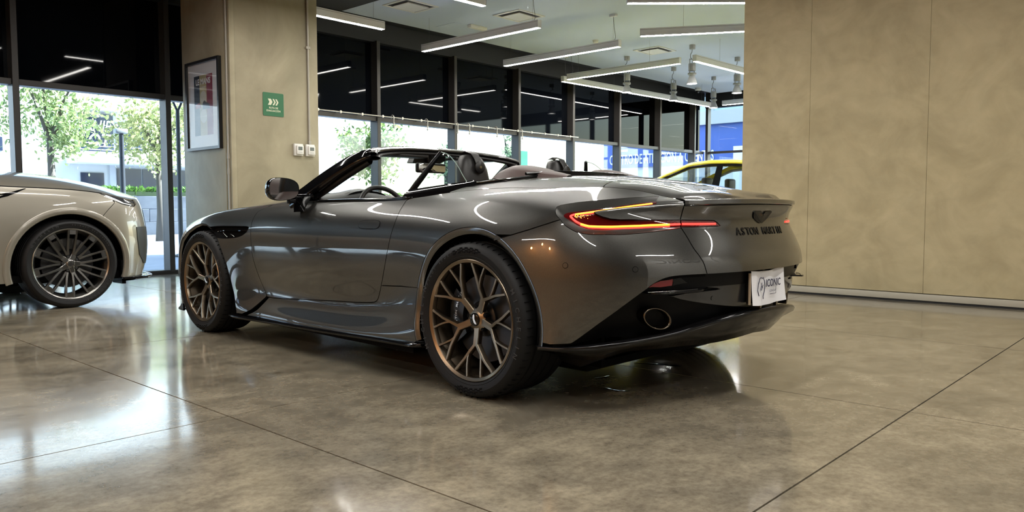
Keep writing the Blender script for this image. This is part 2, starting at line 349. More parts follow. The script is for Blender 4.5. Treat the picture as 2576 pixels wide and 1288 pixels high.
# ================================================================== hanging linear lights, spots, ceiling fittings
m_alu = mat('lamp_aluminium', (.62, .64, .68), .45)
m_wire = mat('lamp_wire', (.10, .10, .11), .5)
m_led = mat('led_diffuser', (1, 1, 1), .5, emit=(1, .965, .90), estr=LAMP_POWER)
m_led.cycles.emission_sampling = 'FRONT'
LH, LW = .115, .075
def light_bar(x0, y0, x1, y1, label, wires=(.06, .94), z=LZ, top=None, cable=None):
    L = math.hypot(x1 - x0, y1 - y0); a = math.atan2(y1 - y0, x1 - x0)
    r = empty('linear_pendant_light', (x0, y0, z), a, label, 'pendant light', 'linear pendant lights')
    bm = bmesh.new(); add_box(bm, (0, -LW / 2, .006), (L, LW / 2, LH), .004, seg=1); hs = link('housing', from_bm('housing', bm, angle=40), m_alu, r)
    box('end_cap', (-.004, -LW / 2 - .001, .004), (.0, LW / 2 + .001, LH + .001), m_alu, r); box('end_cap', (L, -LW / 2 - .001, .004), (L + .004, LW / 2 + .001, LH + .001), m_alu, r)
    link('diffuser', me_from('diffuser', [(.006, -LW / 2 + .004, .004), (.006, LW / 2 - .004, .004), (L - .006, LW / 2 - .004, .004), (L - .006, -LW / 2 + .004, .004)], [(0, 1, 2, 3)]), m_led, r)
    box('groove', (.0, -LW / 2 - .0012, LH * .80), (L, -LW / 2 - .0002, LH * .83), m_wire, r)
    tz = (CEIL if top is None else top) - z
    for t in wires:
        wr = tube('suspension_wire', [(L * t, 0, LH), (L * t, 0, tz)], .0016, m_wire, r, 5); box('wire_clip', (L * t - .035, -.004, LH), (L * t + .035, .004, LH + .008), m_alu, wr)
    if cable is not None:
        pts = catmull([(L * cable, .01, LH), (L * cable + .03, .015, LH + .05), (L * cable + .01, .01, LH + .2), (L * cable, 0, tz - .03)], 6)
        cb = tube('power_cable', pts, .0035, m_wire, r, 6); box('ceiling_canopy', (L * cable - .06, -.03, tz - .035), (L * cable + .06, .03, tz), m_alu, cb, bev=.003)
    return r
light_bar(4.60, 8.84, 6.97, 8.84, 'linear light bar emerging from behind the concrete column', wires=(.1, .93))
light_bar(8.37, 9.60, 8.37, 7.15, 'linear light bar hanging nearest right of the column in front of dark glass', wires=(.06, .95), cable=.95)
light_bar(10.2, 9.52, 10.2, 7.07, 'linear light bar hanging above the convertible windscreen, second from the column', wires=(.06, .95), cable=.95)
light_bar(12.1, 9.60, 12.1, 7.12, 'linear light bar meeting the long bar in a V above the rear deck', wires=(.1, .75), cable=.03)
light_bar(12.2, 9.82, 17.75, 9.58, 'longest linear light bar running along the tinted glass front', wires=(.30, .93), cable=.015)
light_bar(9.80, 6.43, 11.05, 4.31, 'linear light bar cut by the plaster wall edge, level with the ceiling vent', wires=(.25, .9))
light_bar(8.13, 5.53, 9.8, 3.68, 'topmost linear light bar at the upper picture edge beside the plaster wall', wires=(.1, .9))
light_bar(4.60, 6.98, 7.03, 6.91, 'linear light bar whose tip shows at the top edge above the vents', wires=(.1, .9))
light_bar(12.07, 6.82, 14.5, 6.75, 'linear light bar passing a spotlight next to the plaster wall edge', wires=(.35, .9))
light_bar(17.68, 9.20, 17.68, 6.8, 'short visible end of a linear light bar before the far end glazing', wires=(.12, .9))
# further bars of the same run over and behind the camera (some read off paint reflections, others kept or added to light floor and wall)
light_bar(.9, 6.98, 3.7, 6.98, 'linear light bar over the space between the two parked cars', wires=(.1, .9))
light_bar(3.9, 5.25, .4, 5.25, 'linear light bar over the floor left of the convertible', wires=(.1, .9))
light_bar(-1.0, 2.2, -1.0, -.2, 'linear light bar behind the photographer on the left', wires=(.1, .9))
light_bar(-3.5, 6.4, -3.5, 2.6, 'linear light bar added beside the copper clad wall to light it', wires=(.1, .9))  # extra bar added to brighten the copper wall mirrored in the paint
light_bar(1.2, .2, 3.6, .2, 'linear light bar over the floor behind the convertible', wires=(.1, .9))
light_bar(.2, 1.55, 2.6, 1.55, 'linear light bar added over the photographer to light the floor', wires=(.1, .9))  # extra bar added to lift the light on the near floor
light_bar(4.9, 2.6, 4.9, .2, 'linear light bar between the convertible and the plaster wall', wires=(.1, .9))
light_bar(5.25, 6.2, 5.25, 3.7, 'linear light bar over the far flank of the convertible', wires=(.1, .9))
light_bar(.6, -2.6, 3.0, -2.6, 'linear light bar near the sign wall', wires=(.1, .9))
light_bar(5.9, -.9, 5.9, -3.2, 'linear light bar in the back right corner', wires=(.1, .9))

m_spot = mat('spot_grey', (.30, .31, .32), .45, metal=.2)
m_spotled = mat('spot_glow', (1, 1, 1), .5, emit=(1, .97, .92), estr=40)
def spotlight(x, y, label):
    r = empty('ceiling_spotlight', (x, y, CEIL), 0, label, 'spotlight', 'caged ceiling spotlights')
    lathe('ceiling_base', [(0, 0), (.055, 0), (.055, -.07), (.05, -.08), (0, -.08)], m_spot, r, 20)
    tube('cable', catmull([(0, 0, -.08), (.02, .02, -.13), (-.05, .0, -.17), (-.02, .02, -.23), (.02, 0, -.28), (0, 0, -.32)], 5), .006, m_wire, r, 6)
    bm = bmesh.new(); t = .007
    for sx in (-.085, .085):
        add_box(bm, (sx - t, -t, -.52), (sx + t, t, -.27))
    add_box(bm, (-.092, -t, -.277), (.092, t, -.263)); add_box(bm, (-.092, -t, -.527), (.092, t, -.513))
    link('cage_frame', from_bm('cage_frame', bm), m_spot, r)
    lathe('driver_can', [(0, -.34), (.062, -.34), (.066, -.35), (.066, -.47), (.06, -.48), (0, -.48)], m_spot, r, 24)
    lathe('collar', [(0, -.515), (.078, -.515), (.08, -.545), (.06, -.56), (0, -.56)], m_spot, r, 24)
    sh = lathe('shade', [(.046, -.555), (.05, -.57), (.098, -.70), (.102, -.715), (.096, -.715), (.044, -.575)], m_spot, r, 28)
    lathe('lamp', [(0, -.69), (.086, -.70)], m_spotled, sh, 10)
    return r
spotlight(13.17, 8.95, 'caged spotlight partly hidden behind a light bar, leftmost of the five')
spotlight(14.85, 8.89, 'caged spotlight hanging clear below the V of light bars')
spotlight(13.08, 7.44, 'caged spotlight at the end of the light bar, highest in view')
spotlight(16.55, 8.85, 'caged spotlight hanging lowest, in front of the far end glazing')
spotlight(14.75, 7.37, 'caged spotlight right at the plaster wall edge')

m_vent = mat('vent_white', (.62, .63, .62), .5); m_ventd = mat('vent_dark', (.03, .03, .035), .6)
def ceiling_vent(x0, y0, x1, y1, label):
    cx, cy_ = (x0 + x1) / 2, (y0 + y1) / 2; hx, hy = (x1 - x0) / 2, (y1 - y0) / 2
    r = empty('ceiling_vent', (cx, cy_, CEIL), 0, label, 'vent', 'square ceiling vents')
    bm = bmesh.new()
    def ring(s0, z0, s1, z1):
        A = [bm.verts.new((sx * hx * s0, sy * hy * s0, z0)) for sx, sy in ((-1, -1), (1, -1), (1, 1), (-1, 1))]; B = [bm.verts.new((sx * hx * s1, sy * hy * s1, z1)) for sx, sy in ((-1, -1), (1, -1), (1, 1), (-1, 1))]
        for i in range(4): bm.faces.new((A[i], A[(i + 1) % 4], B[(i + 1) % 4], B[i]))
    ring(1, 0, 1, -.012); ring(1, -.012, .88, -.014); ring(.88, -.014, .84, .0)
    link('frame', from_bm('frame', bm), m_vent, r)
    box('throat', (-hx * .86, -hy * .86, -.004), (hx * .86, hy * .86, -.001), m_ventd, r)
    bm = bmesh.new()
    A = [bm.verts.new((sx * hx * .66, sy * hy * .66, -.026)) for sx, sy in ((-1, -1), (1, -1), (1, 1), (-1, 1))]; B = [bm.verts.new((sx * hx * .6, sy * hy * .6, -.004)) for sx, sy in ((-1, -1), (1, -1), (1, 1), (-1, 1))]
    bm.faces.new(A)
    for i in range(4): bm.faces.new((A[i], A[(i + 1) % 4], B[(i + 1) % 4], B[i]))
    link('deflector_plate', from_bm('deflector_plate', bm), m_vent, r)
ceiling_vent(8.94, 8.04, 9.55, 8.60, 'square white ceiling vent above the second light bar')
ceiling_vent(12.72, 7.93, 13.34, 8.51, 'square white ceiling vent beside the caged spotlights')
ceiling_vent(7.38, 8.83, 8.02, 9.38, 'square white ceiling vent at the top picture edge nearest the column')
el = empty('emergency_light', (9.3, 9.3, CEIL), 0, 'slim white emergency light box on the ceiling between vent and dark glass', 'light')
box('housing', (-.19, -.045, -.05), (.19, .045, 0), m_vent, el, bev=.006); box('lens', (-.17, -.035, -.053), (.17, .035, -.05), mat('frosted_lens', (.7, .7, .68), .4), el)
hp = box('access_hatch', (8.86, 9.38, CEIL - .004), (9.6, 9.85, CEIL - .0005), m_ceil); tag(hp, 'flat white access hatch in the ceiling beside the emergency light', 'hatch')
sd = empty('smoke_detector', (11.52, 8.51, CEIL), 0, 'small white smoke detector on the ceiling above the third light bar', 'smoke detector')
lathe('base', [(0, 0), (.055, 0), (.055, -.02), (0, -.02)], m_vent, sd, 20); lathe('sensor_head', [(.045, -.02), (.05, -.035), (.035, -.055), (0, -.06)], m_vent, sd, 20)
dc = empty('dome_camera', (17.8, 9.95, CEIL), 0, 'small white dome camera on the ceiling edge near the far end glazing', 'camera')
lathe('base', [(0, 0), (.07, 0), (.08, -.05), (.055, -.075), (0, -.075)], m_vent, dc, 20); lathe('dome', [(.052, -.075), (.05, -.1), (.03, -.125), (0, -.132)], mat('smoked_dome', (.01, .01, .012), .05), dc, 16)

# banner rail with hooks in front of the dark glass
m_rail = mat('rail_steel', (.42, .40, .36), .35, metal=.6)
rail = empty('hanging_rail', (6.2, FAC_Y - .10, 2.395), 0, 'thin steel hanging rail with brackets along the window head', 'rail')
tube('bar', [(0, 0, 0), (7.18, 0, 0)], .011, m_rail, rail, 8)
_br = None
for k in range(17):
    x = .25 + k * .415
    if x > 7.1: break
    if _br is None:
        bm = bmesh.new(); add_box(bm, (-.012, 0, -.012), (.012, .10, .012)); add_lathe(bm, [(0, -.02), (.022, -.018), (.022, .0), (0, .002)], 12, 'y'); _br = from_bm('bracket', bm)
    link('bracket', _br, m_rail, rail, (x, 0, 0))
_hk = None
for x, nm in ((8.316, 'leftmost, beside the window mullion'), (9.06, 'second from the column'), (9.784, 'third from the column'), (10.08, 'fourth, close to the third'), (10.81, 'fifth from the column'), (11.53, 'last on the right')):
    if _hk is None:
        bm = bmesh.new(); add_tube(bm, catmull([(0, .026, -.02), (0, .034, .012), (0, 0, .036), (0, -.036, .005), (0, -.036, -.09), (0, -.036, -.17)], 5), .010, 7)
        for q in (-.10, -.15): add_lathe(bm, [(0, -.012), (.018, -.008), (.018, .008), (0, .012)], 10, 'z', (0, -.036, q))
        _hk = from_bm('rail_hook', bm, angle=50)
    h = link('rail_hook', _hk, m_rail, None, (x, FAC_Y - .10, 2.395)); tag(h, 'pale clip hook hanging on the window rail, ' + nm, 'hook', 'hooks on the window rail')

m_spotled.cycles.emission_sampling = 'NONE'
m_ambg = mat('amber_glass_glow', (.9, .5, .15), .3, emit=(1, .55, .16), estr=45)
for y, z, nm in ((3.3, 2.75, 'nearest the camera'), (4.3, 3.05, 'the middle one'), (5.5, 2.55, 'nearest the window')):
    r = empty('amber_pendant', (-4.15, y, z), 0, 'small amber glass pendant before the copper wall, ' + nm, 'pendant light', 'amber pendants')
    lathe('glass_shade', [(0, -.14), (.05, -.13), (.085, -.06), (.08, .03), (.04, .09), (.015, .11)], m_ambg, r, 10); tube('cord', [(0, 0, .11), (0, 0, CEIL - z)], .004, m_wire, r, 6)
# ================================================================== things on the column
m_blackfr = mat('black_frame_satin', (.012, .012, .013), .3)
m_white = mat('paper_white', (.66, .64, .62), .7)
fp = empty('framed_poster', (CX0, 9.295, 2.145), -PI / 2, 'black framed racing poster with dark, cream and red stripes on the column', 'poster')
# local x runs to the picture's right along the wall, y into the wall
PW, PH, FB = .43, .545, .034
bm = bmesh.new()
for lo, hi in (((-PW, -.045, PH - FB), (PW, 0, PH)), ((-PW, -.045, -PH), (PW, 0, -PH + FB)), ((-PW, -.045, -PH + FB), (-PW + FB, 0, PH - FB)), ((PW - FB, -.045, -PH + FB), (PW, 0, PH - FB))): add_box(bm, lo, hi)
link('frame', from_bm('frame', bm), m_blackfr, fp)
box('mount', (-PW + FB, -.018, -PH + FB), (PW - FB, -.004, PH - FB), m_white, fp)
ar = empty('print', (0, -.0185, 0), 0, parent=fp)
W2, z0, z1 = .238, -.365, .365
box('dark_stripe', (-W2, -.001, z0), (-W2 + .145, .0, z1), mat('poster_dark', (.035, .04, .05), .6), ar)
box('cream_stripe', (-W2 + .145, -.001, z0), (-W2 + .325, .0, z1), mat('poster_cream', (.42, .35, .17), .6), ar)
box('red_stripe', (-W2 + .325, -.001, z0), (W2, .0, z1), mat('poster_red', (.22, .03, .045), .6), ar)
lathe('pale_disc', [(0, -.0016), (.085, -.0016), (.085, -.0012), (0, -.0012)], mat('poster_disc', (.52, .48, .36), .6), ar, 28, 'y', (.0, 0, .09))
lathe('pale_disc', [(0, -.0016), (.085, -.0016), (.085, -.0012), (0, -.0012)], mat('poster_disc', (.52, .48, .36), .6), ar, 28, 'y', (.0, 0, -.13))
def rc(w, h, r, n=5):
    return [(sx * (w - r) + r * math.cos(a), sy * (h - r) + r * math.sin(a)) for sx, sy, q in ((1, 1, 0), (-1, 1, 1), (-1, -1, 2), (1, -1, 3)) for a in [q * PI / 2 + i * PI / 2 / n for i in range(n + 1)]]
carp = [(-.09, -.05), (-.09, .02), (-.06, .05), (-.03, .055), (0, .03), (.05, .02), (.09, .0), (.09, -.05)]
prism('car_drawing', carp, -.0024, -.0017, lambda u, v, d: (u + .07, d, v - .0), mat('poster_car', (.06, .05, .045), .6), ar)
prism('car_drawing', [(-.1, -.03), (-.1, .02), (.0, .035), (.05, .0), (.05, -.03)], -.0022, -.0017, lambda u, v, d: (u - .11, d, v + .0), mat('poster_car_red', (.35, .07, .05), .6), ar)
text('title', 'LE MANS', .098, mat('poster_title', (.72, .70, .66), .6), ar, (0, -.0022, .285), (PI / 2, 0, 0), .0003, bold=.003, sx=.98)
text('subtitle', '24 HEURES', .03, MATS['poster_title'], ar, (0, -.0022, .215), (PI / 2, 0, 0), .0003)
box('glazing', (-PW + FB, -.030, -PH + FB), (PW - FB, -.027, PH - FB), glass_mat('picture_glass', (.97, .97, .97), .7), fp)

m_sgr = mat('sign_green', (.022, .125, .055), .45); m_sgw = mat('sign_cream', (.62, .62, .48), .5)
sg = empty('evacuation_sign', (5.145, CY0, 2.155), 0, 'green evacuation route sign with three arrows on the column', 'sign')
prism('plate', rc(.141, .142, .014), -.006, 0, lambda u, v, d: (u, d, v), m_sgr, sg)
prism('arrow', [(-.075, .038), (-.035, .038), (-.012, 0), (-.035, -.038), (-.075, -.038), (-.055, 0)], -.0072, -.006, lambda u, v, d: (u, d, v + .03), m_sgw, sg)
for k in (0, 1):
    prism('arrow', [(-.012, .038), (.008, .038), (.031, 0), (.008, -.038), (-.012, -.038), (.011, 0)], -.0072, -.006, lambda u, v, d: (u + .0 + k * .038, d, v + .03), m_sgw, sg)
text('lettering', 'RUTA DE', .030, m_sgw, sg, (0, -.0066, -.042), (PI / 2, 0, 0), .0004, bold=.0006); text('lettering', 'EVACUACIÓN', .030, m_sgw, sg, (0, -.0066, -.078), (PI / 2, 0, 0), .0004, bold=.0006)

m_th = mat('thermostat_white', (.66, .65, .62), .45); m_lcd = mat('lcd_grey', (.09, .10, .095), .25); m_cond = mat('conduit_grey', (.33, .31, .27), .45, metal=.2)
for x0, lab in ((5.41, 'white wall thermostat with grey display, the one nearer the poster'), (5.58, 'white wall thermostat under the conduit, the one nearer the window')):
    t = empty('wall_thermostat', (x0, CY0, 1.545), 0, lab, 'thermostat', 'thermostats on the column')
    box('back_box', (0, -.035, 0), (.125, 0, .15), m_th, t, bev=.004); box('body', (.02, -.062, .018), (.118, -.035, .128), m_th, t, bev=.006)
    box('display', (.038, -.0635, .068), (.098, -.062, .112), m_lcd, t); box('button_row', (.04, -.0632, .035), (.096, -.062, .05), mat('thermostat_grey', (.5, .5, .48), .5), t)
cd = empty('wall_conduit', (5.64, CY0, 0), 0, 'thin painted conduit running up the column to the thermostats', 'conduit')
tube('pipe', [(0, -.014, 1.70), (0, -.014, CEIL)], .013, m_cond, cd, 10); box('saddle', (-.03, -.03, 2.9), (.03, 0, 2.93), m_cond, cd)
box('coupling', (-.018, -.032, 1.69), (.018, 0, 1.74), m_cond, cd, bev=.004)
cd2 = empty('wall_conduit', (CX0, 8.755, 0), 0, 'thin grey conduit on the column corner beside the poster', 'conduit')
tube('pipe', [(-.0, -.016, 0.02), (-.0, -.016, CEIL)], .013, m_cond, cd2, 10)
for z in (1.5, 1.32): lathe('coupling', [(.013, z - .03), (.018, z - .03), (.018, z + .03), (.013, z + .03)], m_cond, cd2, 12, 'z', (0, -.016, 0))
# ================================================================== the convertible: body surface
# ---- control net of the sports car's left body side: stations from the nose round to the tail centre, rows from sill to top
def _side(x,rows): return [(x,y,z) for y,z in rows]
NET=[
 [(3.630,0,.15),(3.645,0,.20),(3.655,0,.28),(3.655,0,.36),(3.645,0,.44),(3.625,0,.51),(3.60,0,.565),(3.57,0,.605),(3.54,0,.63),(3.50,0,.65),(3.42,0,.69)],
 [(3.580,.42,.15),(3.595,.42,.20),(3.605,.42,.28),(3.605,.42,.36),(3.60,.415,.44),(3.585,.41,.52),(3.56,.40,.58),(3.53,.39,.62),(3.50,.385,.65),(3.46,.38,.675),(3.38,.36,.71)],
 [(3.42,.81,.15),(3.44,.815,.20),(3.46,.82,.28),(3.465,.82,.36),(3.46,.815,.44),(3.45,.805,.52),(3.43,.785,.60),(3.40,.73,.655),(3.37,.70,.69),(3.34,.67,.715),(3.28,.60,.745)],
 _side(3.20,[(.945,.17),(.95,.22),(.956,.30),(.96,.38),(.962,.46),(.962,.54),(.957,.62),(.937,.69),(.892,.745),(.828,.78),(.72,.80)]),
 _side(2.985,[(.945,.17),(.95,.23),(.956,.315),(.96,.40),(.963,.485),(.966,.56),(.965,.645),(.952,.72),(.915,.78),(.855,.82),(.75,.842)]),
 _side(2.805,[(.955,.17),(.958,.235),(.963,.32),(.968,.41),(.972,.495),(.975,.575),(.975,.66),(.963,.735),(.928,.80),(.87,.845),(.77,.87)]),
 _side(2.60,[(.957,.165),(.96,.225),(.963,.305),(.966,.39),(.969,.475),(.97,.56),(.968,.65),(.957,.73),(.924,.797),(.868,.852),(.77,.883)]),
 _side(2.37,[(.945,.165),(.945,.21),(.943,.285),(.943,.365),(.943,.455),(.945,.545),(.946,.64),(.94,.725),(.912,.792),(.861,.853),(.772,.893)]),
 _side(2.10,[(.915,.165),(.916,.205),(.893,.275),(.884,.35),(.896,.44),(.913,.535),(.928,.635),(.927,.722),(.908,.79),(.864,.856),(.78,.903)]),
 _side(1.80,[(.925,.165),(.926,.205),(.895,.272),(.886,.342),(.90,.435),(.918,.535),(.931,.635),(.93,.72),(.912,.792),(.873,.862),(.795,.915)]),
 _side(1.35,[(.93,.165),(.932,.205),(.90,.275),(.892,.345),(.905,.44),(.922,.54),(.933,.64),(.932,.72),(.915,.795),(.877,.865),(.80,.922)]),
 _side(.95,[(.937,.175),(.94,.21),(.915,.278),(.90,.348),(.908,.44),(.921,.54),(.931,.64),(.93,.722),(.914,.797),(.875,.867),(.80,.923)]),
 _side(.65,[(.947,.19),(.952,.225),(.935,.29),(.915,.36),(.916,.445),(.926,.54),(.936,.635),(.936,.722),(.918,.80),(.872,.872),(.785,.93)]),
 _side(.42,[(.958,.20),(.963,.245),(.957,.305),(.944,.38),(.939,.46),(.944,.55),(.953,.64),(.951,.73),(.926,.81),(.866,.89),(.745,.958)]),
 _side(.2,[(.965,.2),(.968,.26),(.968,.33),(.966,.41),(.967,.49),(.97,.57),(.972,.66),(.963,.745),(.932,.825),(.862,.905),(.715,.972)]),
 _side(0,[(.97,.2),(.972,.27),(.975,.34),(.977,.42),(.98,.50),(.983,.58),(.982,.665),(.968,.755),(.93,.84),(.855,.915),(.70,.978)]),
 _side(-.25,[(.96,.23),(.963,.29),(.966,.36),(.969,.435),(.971,.51),(.972,.59),(.967,.675),(.95,.762),(.91,.845),(.838,.908),(.67,.97)]),
 [(-.48,.925,.27),(-.485,.93,.33),(-.485,.933,.40),(-.485,.936,.47),(-.485,.938,.54),(-.485,.938,.61),(-.485,.93,.69),(-.485,.912,.77),(-.485,.887,.833),(-.48,.845,.878),(-.45,.56,.976)],
 [(-.665,.80,.28),(-.68,.812,.36),(-.69,.82,.44),(-.695,.823,.52),(-.697,.823,.585),(-.697,.82,.65),(-.685,.80,.735),(-.665,.765,.82),(-.655,.745,.868),(-.645,.722,.893),(-.60,.475,.957)],
 [(-.80,.63,.28),(-.82,.64,.36),(-.833,.648,.44),(-.84,.652,.52),(-.843,.654,.585),(-.84,.652,.65),(-.815,.63,.735),(-.782,.597,.822),(-.782,.592,.872),(-.78,.582,.902),(-.735,.475,.927)],
 [(-.885,.475,.28),(-.905,.48,.36),(-.918,.487,.44),(-.925,.49,.52),(-.928,.49,.585),(-.925,.49,.65),(-.893,.475,.735),(-.862,.46,.822),(-.885,.467,.876),(-.888,.468,.904),(-.835,.455,.916)],
 [(-.945,.245,.28),(-.965,.245,.36),(-.978,.245,.44),(-.985,.245,.52),(-.988,.245,.585),(-.985,.245,.65),(-.95,.24,.735),(-.918,.237,.825),(-.952,.243,.88),(-.956,.243,.907),(-.90,.237,.919)],
 [(-.96,0,.28),(-.98,0,.36),(-.993,0,.44),(-1.0,0,.52),(-1.003,0,.585),(-1.0,0,.65),(-.965,0,.735),(-.932,0,.825),(-.97,0,.882),(-.974,0,.909),(-.918,0,.921)],
]
NET=np.array(NET,float); NU,NV=NET.shape[:2]
def _pad(P):
    mir=np.array([1,-1,1.])
    A=np.concatenate([P[1:2]*mir,P,P[-2:-1]*mir],0)
    return np.concatenate([2*A[:,:1]-A[:,1:2],A,2*A[:,-1:]-A[:,-2:-1]],1)
def _basis(t):
    return np.stack([(1-t)**3/6,(3*t**3-6*t**2+4)/6,(-3*t**3+3*t**2+3*t+1)/6,t**3/6],-1)
def _dbasis(t):
    return np.stack([-(1-t)**2/2,(3*t*t-4*t)/2,(-3*t*t+2*t+1)/2,t*t/2],-1)
def surf_eval(PP,u,v,deriv=False):
    u=np.clip(np.asarray(u,float),0,PP.shape[0]-3-1e-9); v=np.clip(np.asarray(v,float),0,PP.shape[1]-3-1e-9)
    i=np.floor(u).astype(int); j=np.floor(v).astype(int); bu=_basis(u-i); bv=_basis(v-j)
    G=PP[(i[...,None,None]+np.arange(4)[:,None]),(j[...,None,None]+np.arange(4)[None,:])]
    S=np.einsum('...a,...b,...abk->...k',bu,bv,G)
    if not deriv: return S
    Su=np.einsum('...a,...b,...abk->...k',_dbasis(u-i),bv,G); Sv=np.einsum('...a,...b,...abk->...k',bu,_dbasis(v-j),G)
    return S,Su,Sv
def build_net():
    P=NET.copy(); uu,vv=np.meshgrid(np.arange(NU),np.arange(NV),indexing='ij')
    S=surf_eval(_pad(P),uu,vv); P=P+.8*(NET-S)
    return _pad(P)
PP=build_net()
def S_of(u,v,off=0):
    s,su,sv=surf_eval(PP,u,v,True); n=np.cross(su,sv); n/=np.linalg.norm(n,axis=-1,keepdims=True)+1e-12
    return s+n*np.asarray(off)[...,None] if np.any(off) else s
def N_of(u,v):
    s,su,sv=surf_eval(PP,u,v,True); n=np.cross(su,sv); return n/(np.linalg.norm(n,axis=-1,keepdims=True)+1e-12)

UV={
 'doorF':[(7.826,9.717),(7.771,9.437),(7.72,9.123),(7.746,8.749),(7.764,8.337),(7.788,7.947),(7.81,7.6),(7.859,6.859),(7.872,6.368),(7.878,5.356),(7.959,4.342),(8.089,3.44),(8.267,2.584)],
 'doorB':[(8.271,2.482),(8.603,2.473),(9.122,2.626),(9.535,2.762),(10.291,2.98),(10.704,3.065),(11.078,3.141),(11.289,3.194),(11.424,3.263),(11.501,3.391)],
 'doorR':[(11.501,3.391),(11.543,3.571),(11.666,4.286),(11.835,5.297),(11.938,5.932),(12.037,6.668),(12.128,7.71),(12.128,8.524),(12.053,9.239),(11.952,9.764)],
 'sillR':[(11.666,4.286),(12.397,4.323),(13.087,4.251)],
 'archR':[(13.211,0),(13.152,0),(13.102,0.426),(13.06,1.014),(13.028,1.525),(13.004,1.981),(12.99,2.401),(12.985,2.799),(12.99,3.18),(13.004,3.546),(13.028,3.894),(13.06,4.224),(13.102,4.537),(13.152,4.836),(13.211,5.122),(13.279,5.395),(13.355,5.653),(13.438,5.897),(13.53,6.126),(13.629,6.341),(13.736,6.541),(13.85,6.725),(13.971,6.892),(14.099,7.039),(14.234,7.164),(14.373,7.265),(14.514,7.343),(14.657,7.397),(14.797,7.427),(14.934,7.435),(15.067,7.42),(15.195,7.382),(15.318,7.323),(15.438,7.241),(15.553,7.138),(15.665,7.014),(15.774,6.868),(15.879,6.7),(15.98,6.51),(16.078,6.299),(16.171,6.065),(16.26,5.81),(16.343,5.532),(16.42,5.23),(16.49,4.902),(16.554,4.544),(16.61,4.159),(16.657,3.754),(16.697,3.336),(16.728,2.913),(16.75,2.489),(16.763,2.067),(16.768,1.644),(16.764,1.213),(16.754,0.76),(16.738,0.283),(16.714,0),(16.679,0),(16.635,0),(16.582,0)],
 'archF':[(7.131,0.002),(7.092,0.781),(6.992,2.184),(6.85,3.352),(6.684,4.442),(6.448,5.505),(6.293,6.017),(6.135,6.435),(5.928,6.833),(5.716,7.14),(5.274,7.496),(4.745,7.623),(4.202,7.485),(3.698,7.013),(3.321,6.22),(3.081,5.223),(2.982,4.002),(2.964,2.763),(3.017,1.395),(3.094,0.022)],
 'bumpSeam':[(15.653,6.752),(16.015,7.001),(16.384,7.29),(16.735,7.626),(16.999,7.915)],
 'bootA':[(19.651,8.859),(19.631,8.301),(19.623,7.851),(19.614,7.347),(19.599,7.105)],
 'bootB':[(19.6,6.722),(19.733,6.237),(19.849,5.696),(19.96,5.301),(20.031,4.933),(20.075,4.493),(20.103,4.227)],
 'low':[(20.103,4.227),(19.715,4.222),(19.317,4.174),(19.057,4.026),(18.828,3.687),(18.634,3.214),(18.202,2.29),(17.784,1.474),(17.514,0.914),(17.376,0.63),(17.278,0.537),(16.911,0.578)],
 'lampOtop':[(18.755,9.871),(18.364,9.621),(17.948,9.48),(17.555,9.377),(17.295,9.314),(17.047,9.233),(16.897,9.14),(16.78,9.036),(16.749,8.926),(16.778,8.765),(16.846,8.464),(16.913,8.194),(16.999,7.915)],
 'lampObot':[(16.999,7.915),(17.094,7.527),(17.243,7.139),(17.38,6.873),(17.538,6.695),(17.698,6.576),(18.139,6.404),(18.484,6.414),(18.832,6.484),(19.236,6.585),(19.598,6.682)],
 'lensOut':[(18.828,9.529),(18.337,9.281),(17.865,9.119),(17.587,9.052),(17.313,8.985),(17.137,8.916),(17.004,8.829),(16.967,8.721),(16.979,8.576),(17.031,8.325),(17.138,7.967),(17.315,7.463),(17.46,7.18),(17.649,6.961),(18.02,6.765),(18.747,6.7),(19.601,6.733)],
 'lensIn':[(19.611,7.105),(19.042,7.11),(18.589,7.113),(18.157,7.213),(17.961,7.354),(17.812,7.611),(17.694,7.935),(17.636,8.214),(17.662,8.361),(17.992,8.455),(18.387,8.535),(18.726,8.703),(18.913,8.852)],
 'lensBoot':[(19.633,7.104),(20.143,7.071),(20.523,7.035),(20.608,6.913),(20.685,6.736),(20.134,6.726),(19.624,6.732)],
 'stripTop':[(18.777,9.163),(18.409,9.042),(17.933,8.904),(17.543,8.805),(17.321,8.717),(17.211,8.656)],
 'stripTip':[(17.211,8.656),(17.159,8.578),(17.149,8.413),(17.203,8.082),(17.286,7.755),(17.396,7.468)],
 'stripBot':[(17.396,7.468),(17.514,7.275),(17.635,7.141),(18.016,6.912),(18.486,6.836),(18.842,6.849),(19.304,6.863)],
 'stripEnd':[(19.304,6.863),(19.608,6.882)],
 'stripBoot':[(19.642,6.881),(20.141,6.863),(20.563,6.85)],
 'sensor':[(17.215,5.253),(18.456,4.626)],
 'handle':[(11.347,7.928)],
 'vent':[(5.578,7.261),(6.373,7.426),(7.206,7.543),(7.935,7.592),(7.871,7.13),(7.704,6.777),(7.412,6.554),(6.915,6.426),(6.35,6.306),(6.138,6.707)],
 'reflector':[(18.767,3.382),(18.87,3.661),(19.022,3.842),(19.347,3.961),(19.324,3.466),(19.028,3.353)],
 'finblack':[(19.318,3.962),(19.534,4.053),(19.721,3.637),(19.324,3.466)],
 'carrier':[(19.336,4.12),(20.103,4.187),(20.8,4.212),(21.442,4.247)],
 'carrierLow':[(20.622,3.03),(19.737,2.944),(19.242,2.783),(20.007,2.381),(20.874,1.989),(21.489,1.808)],
}
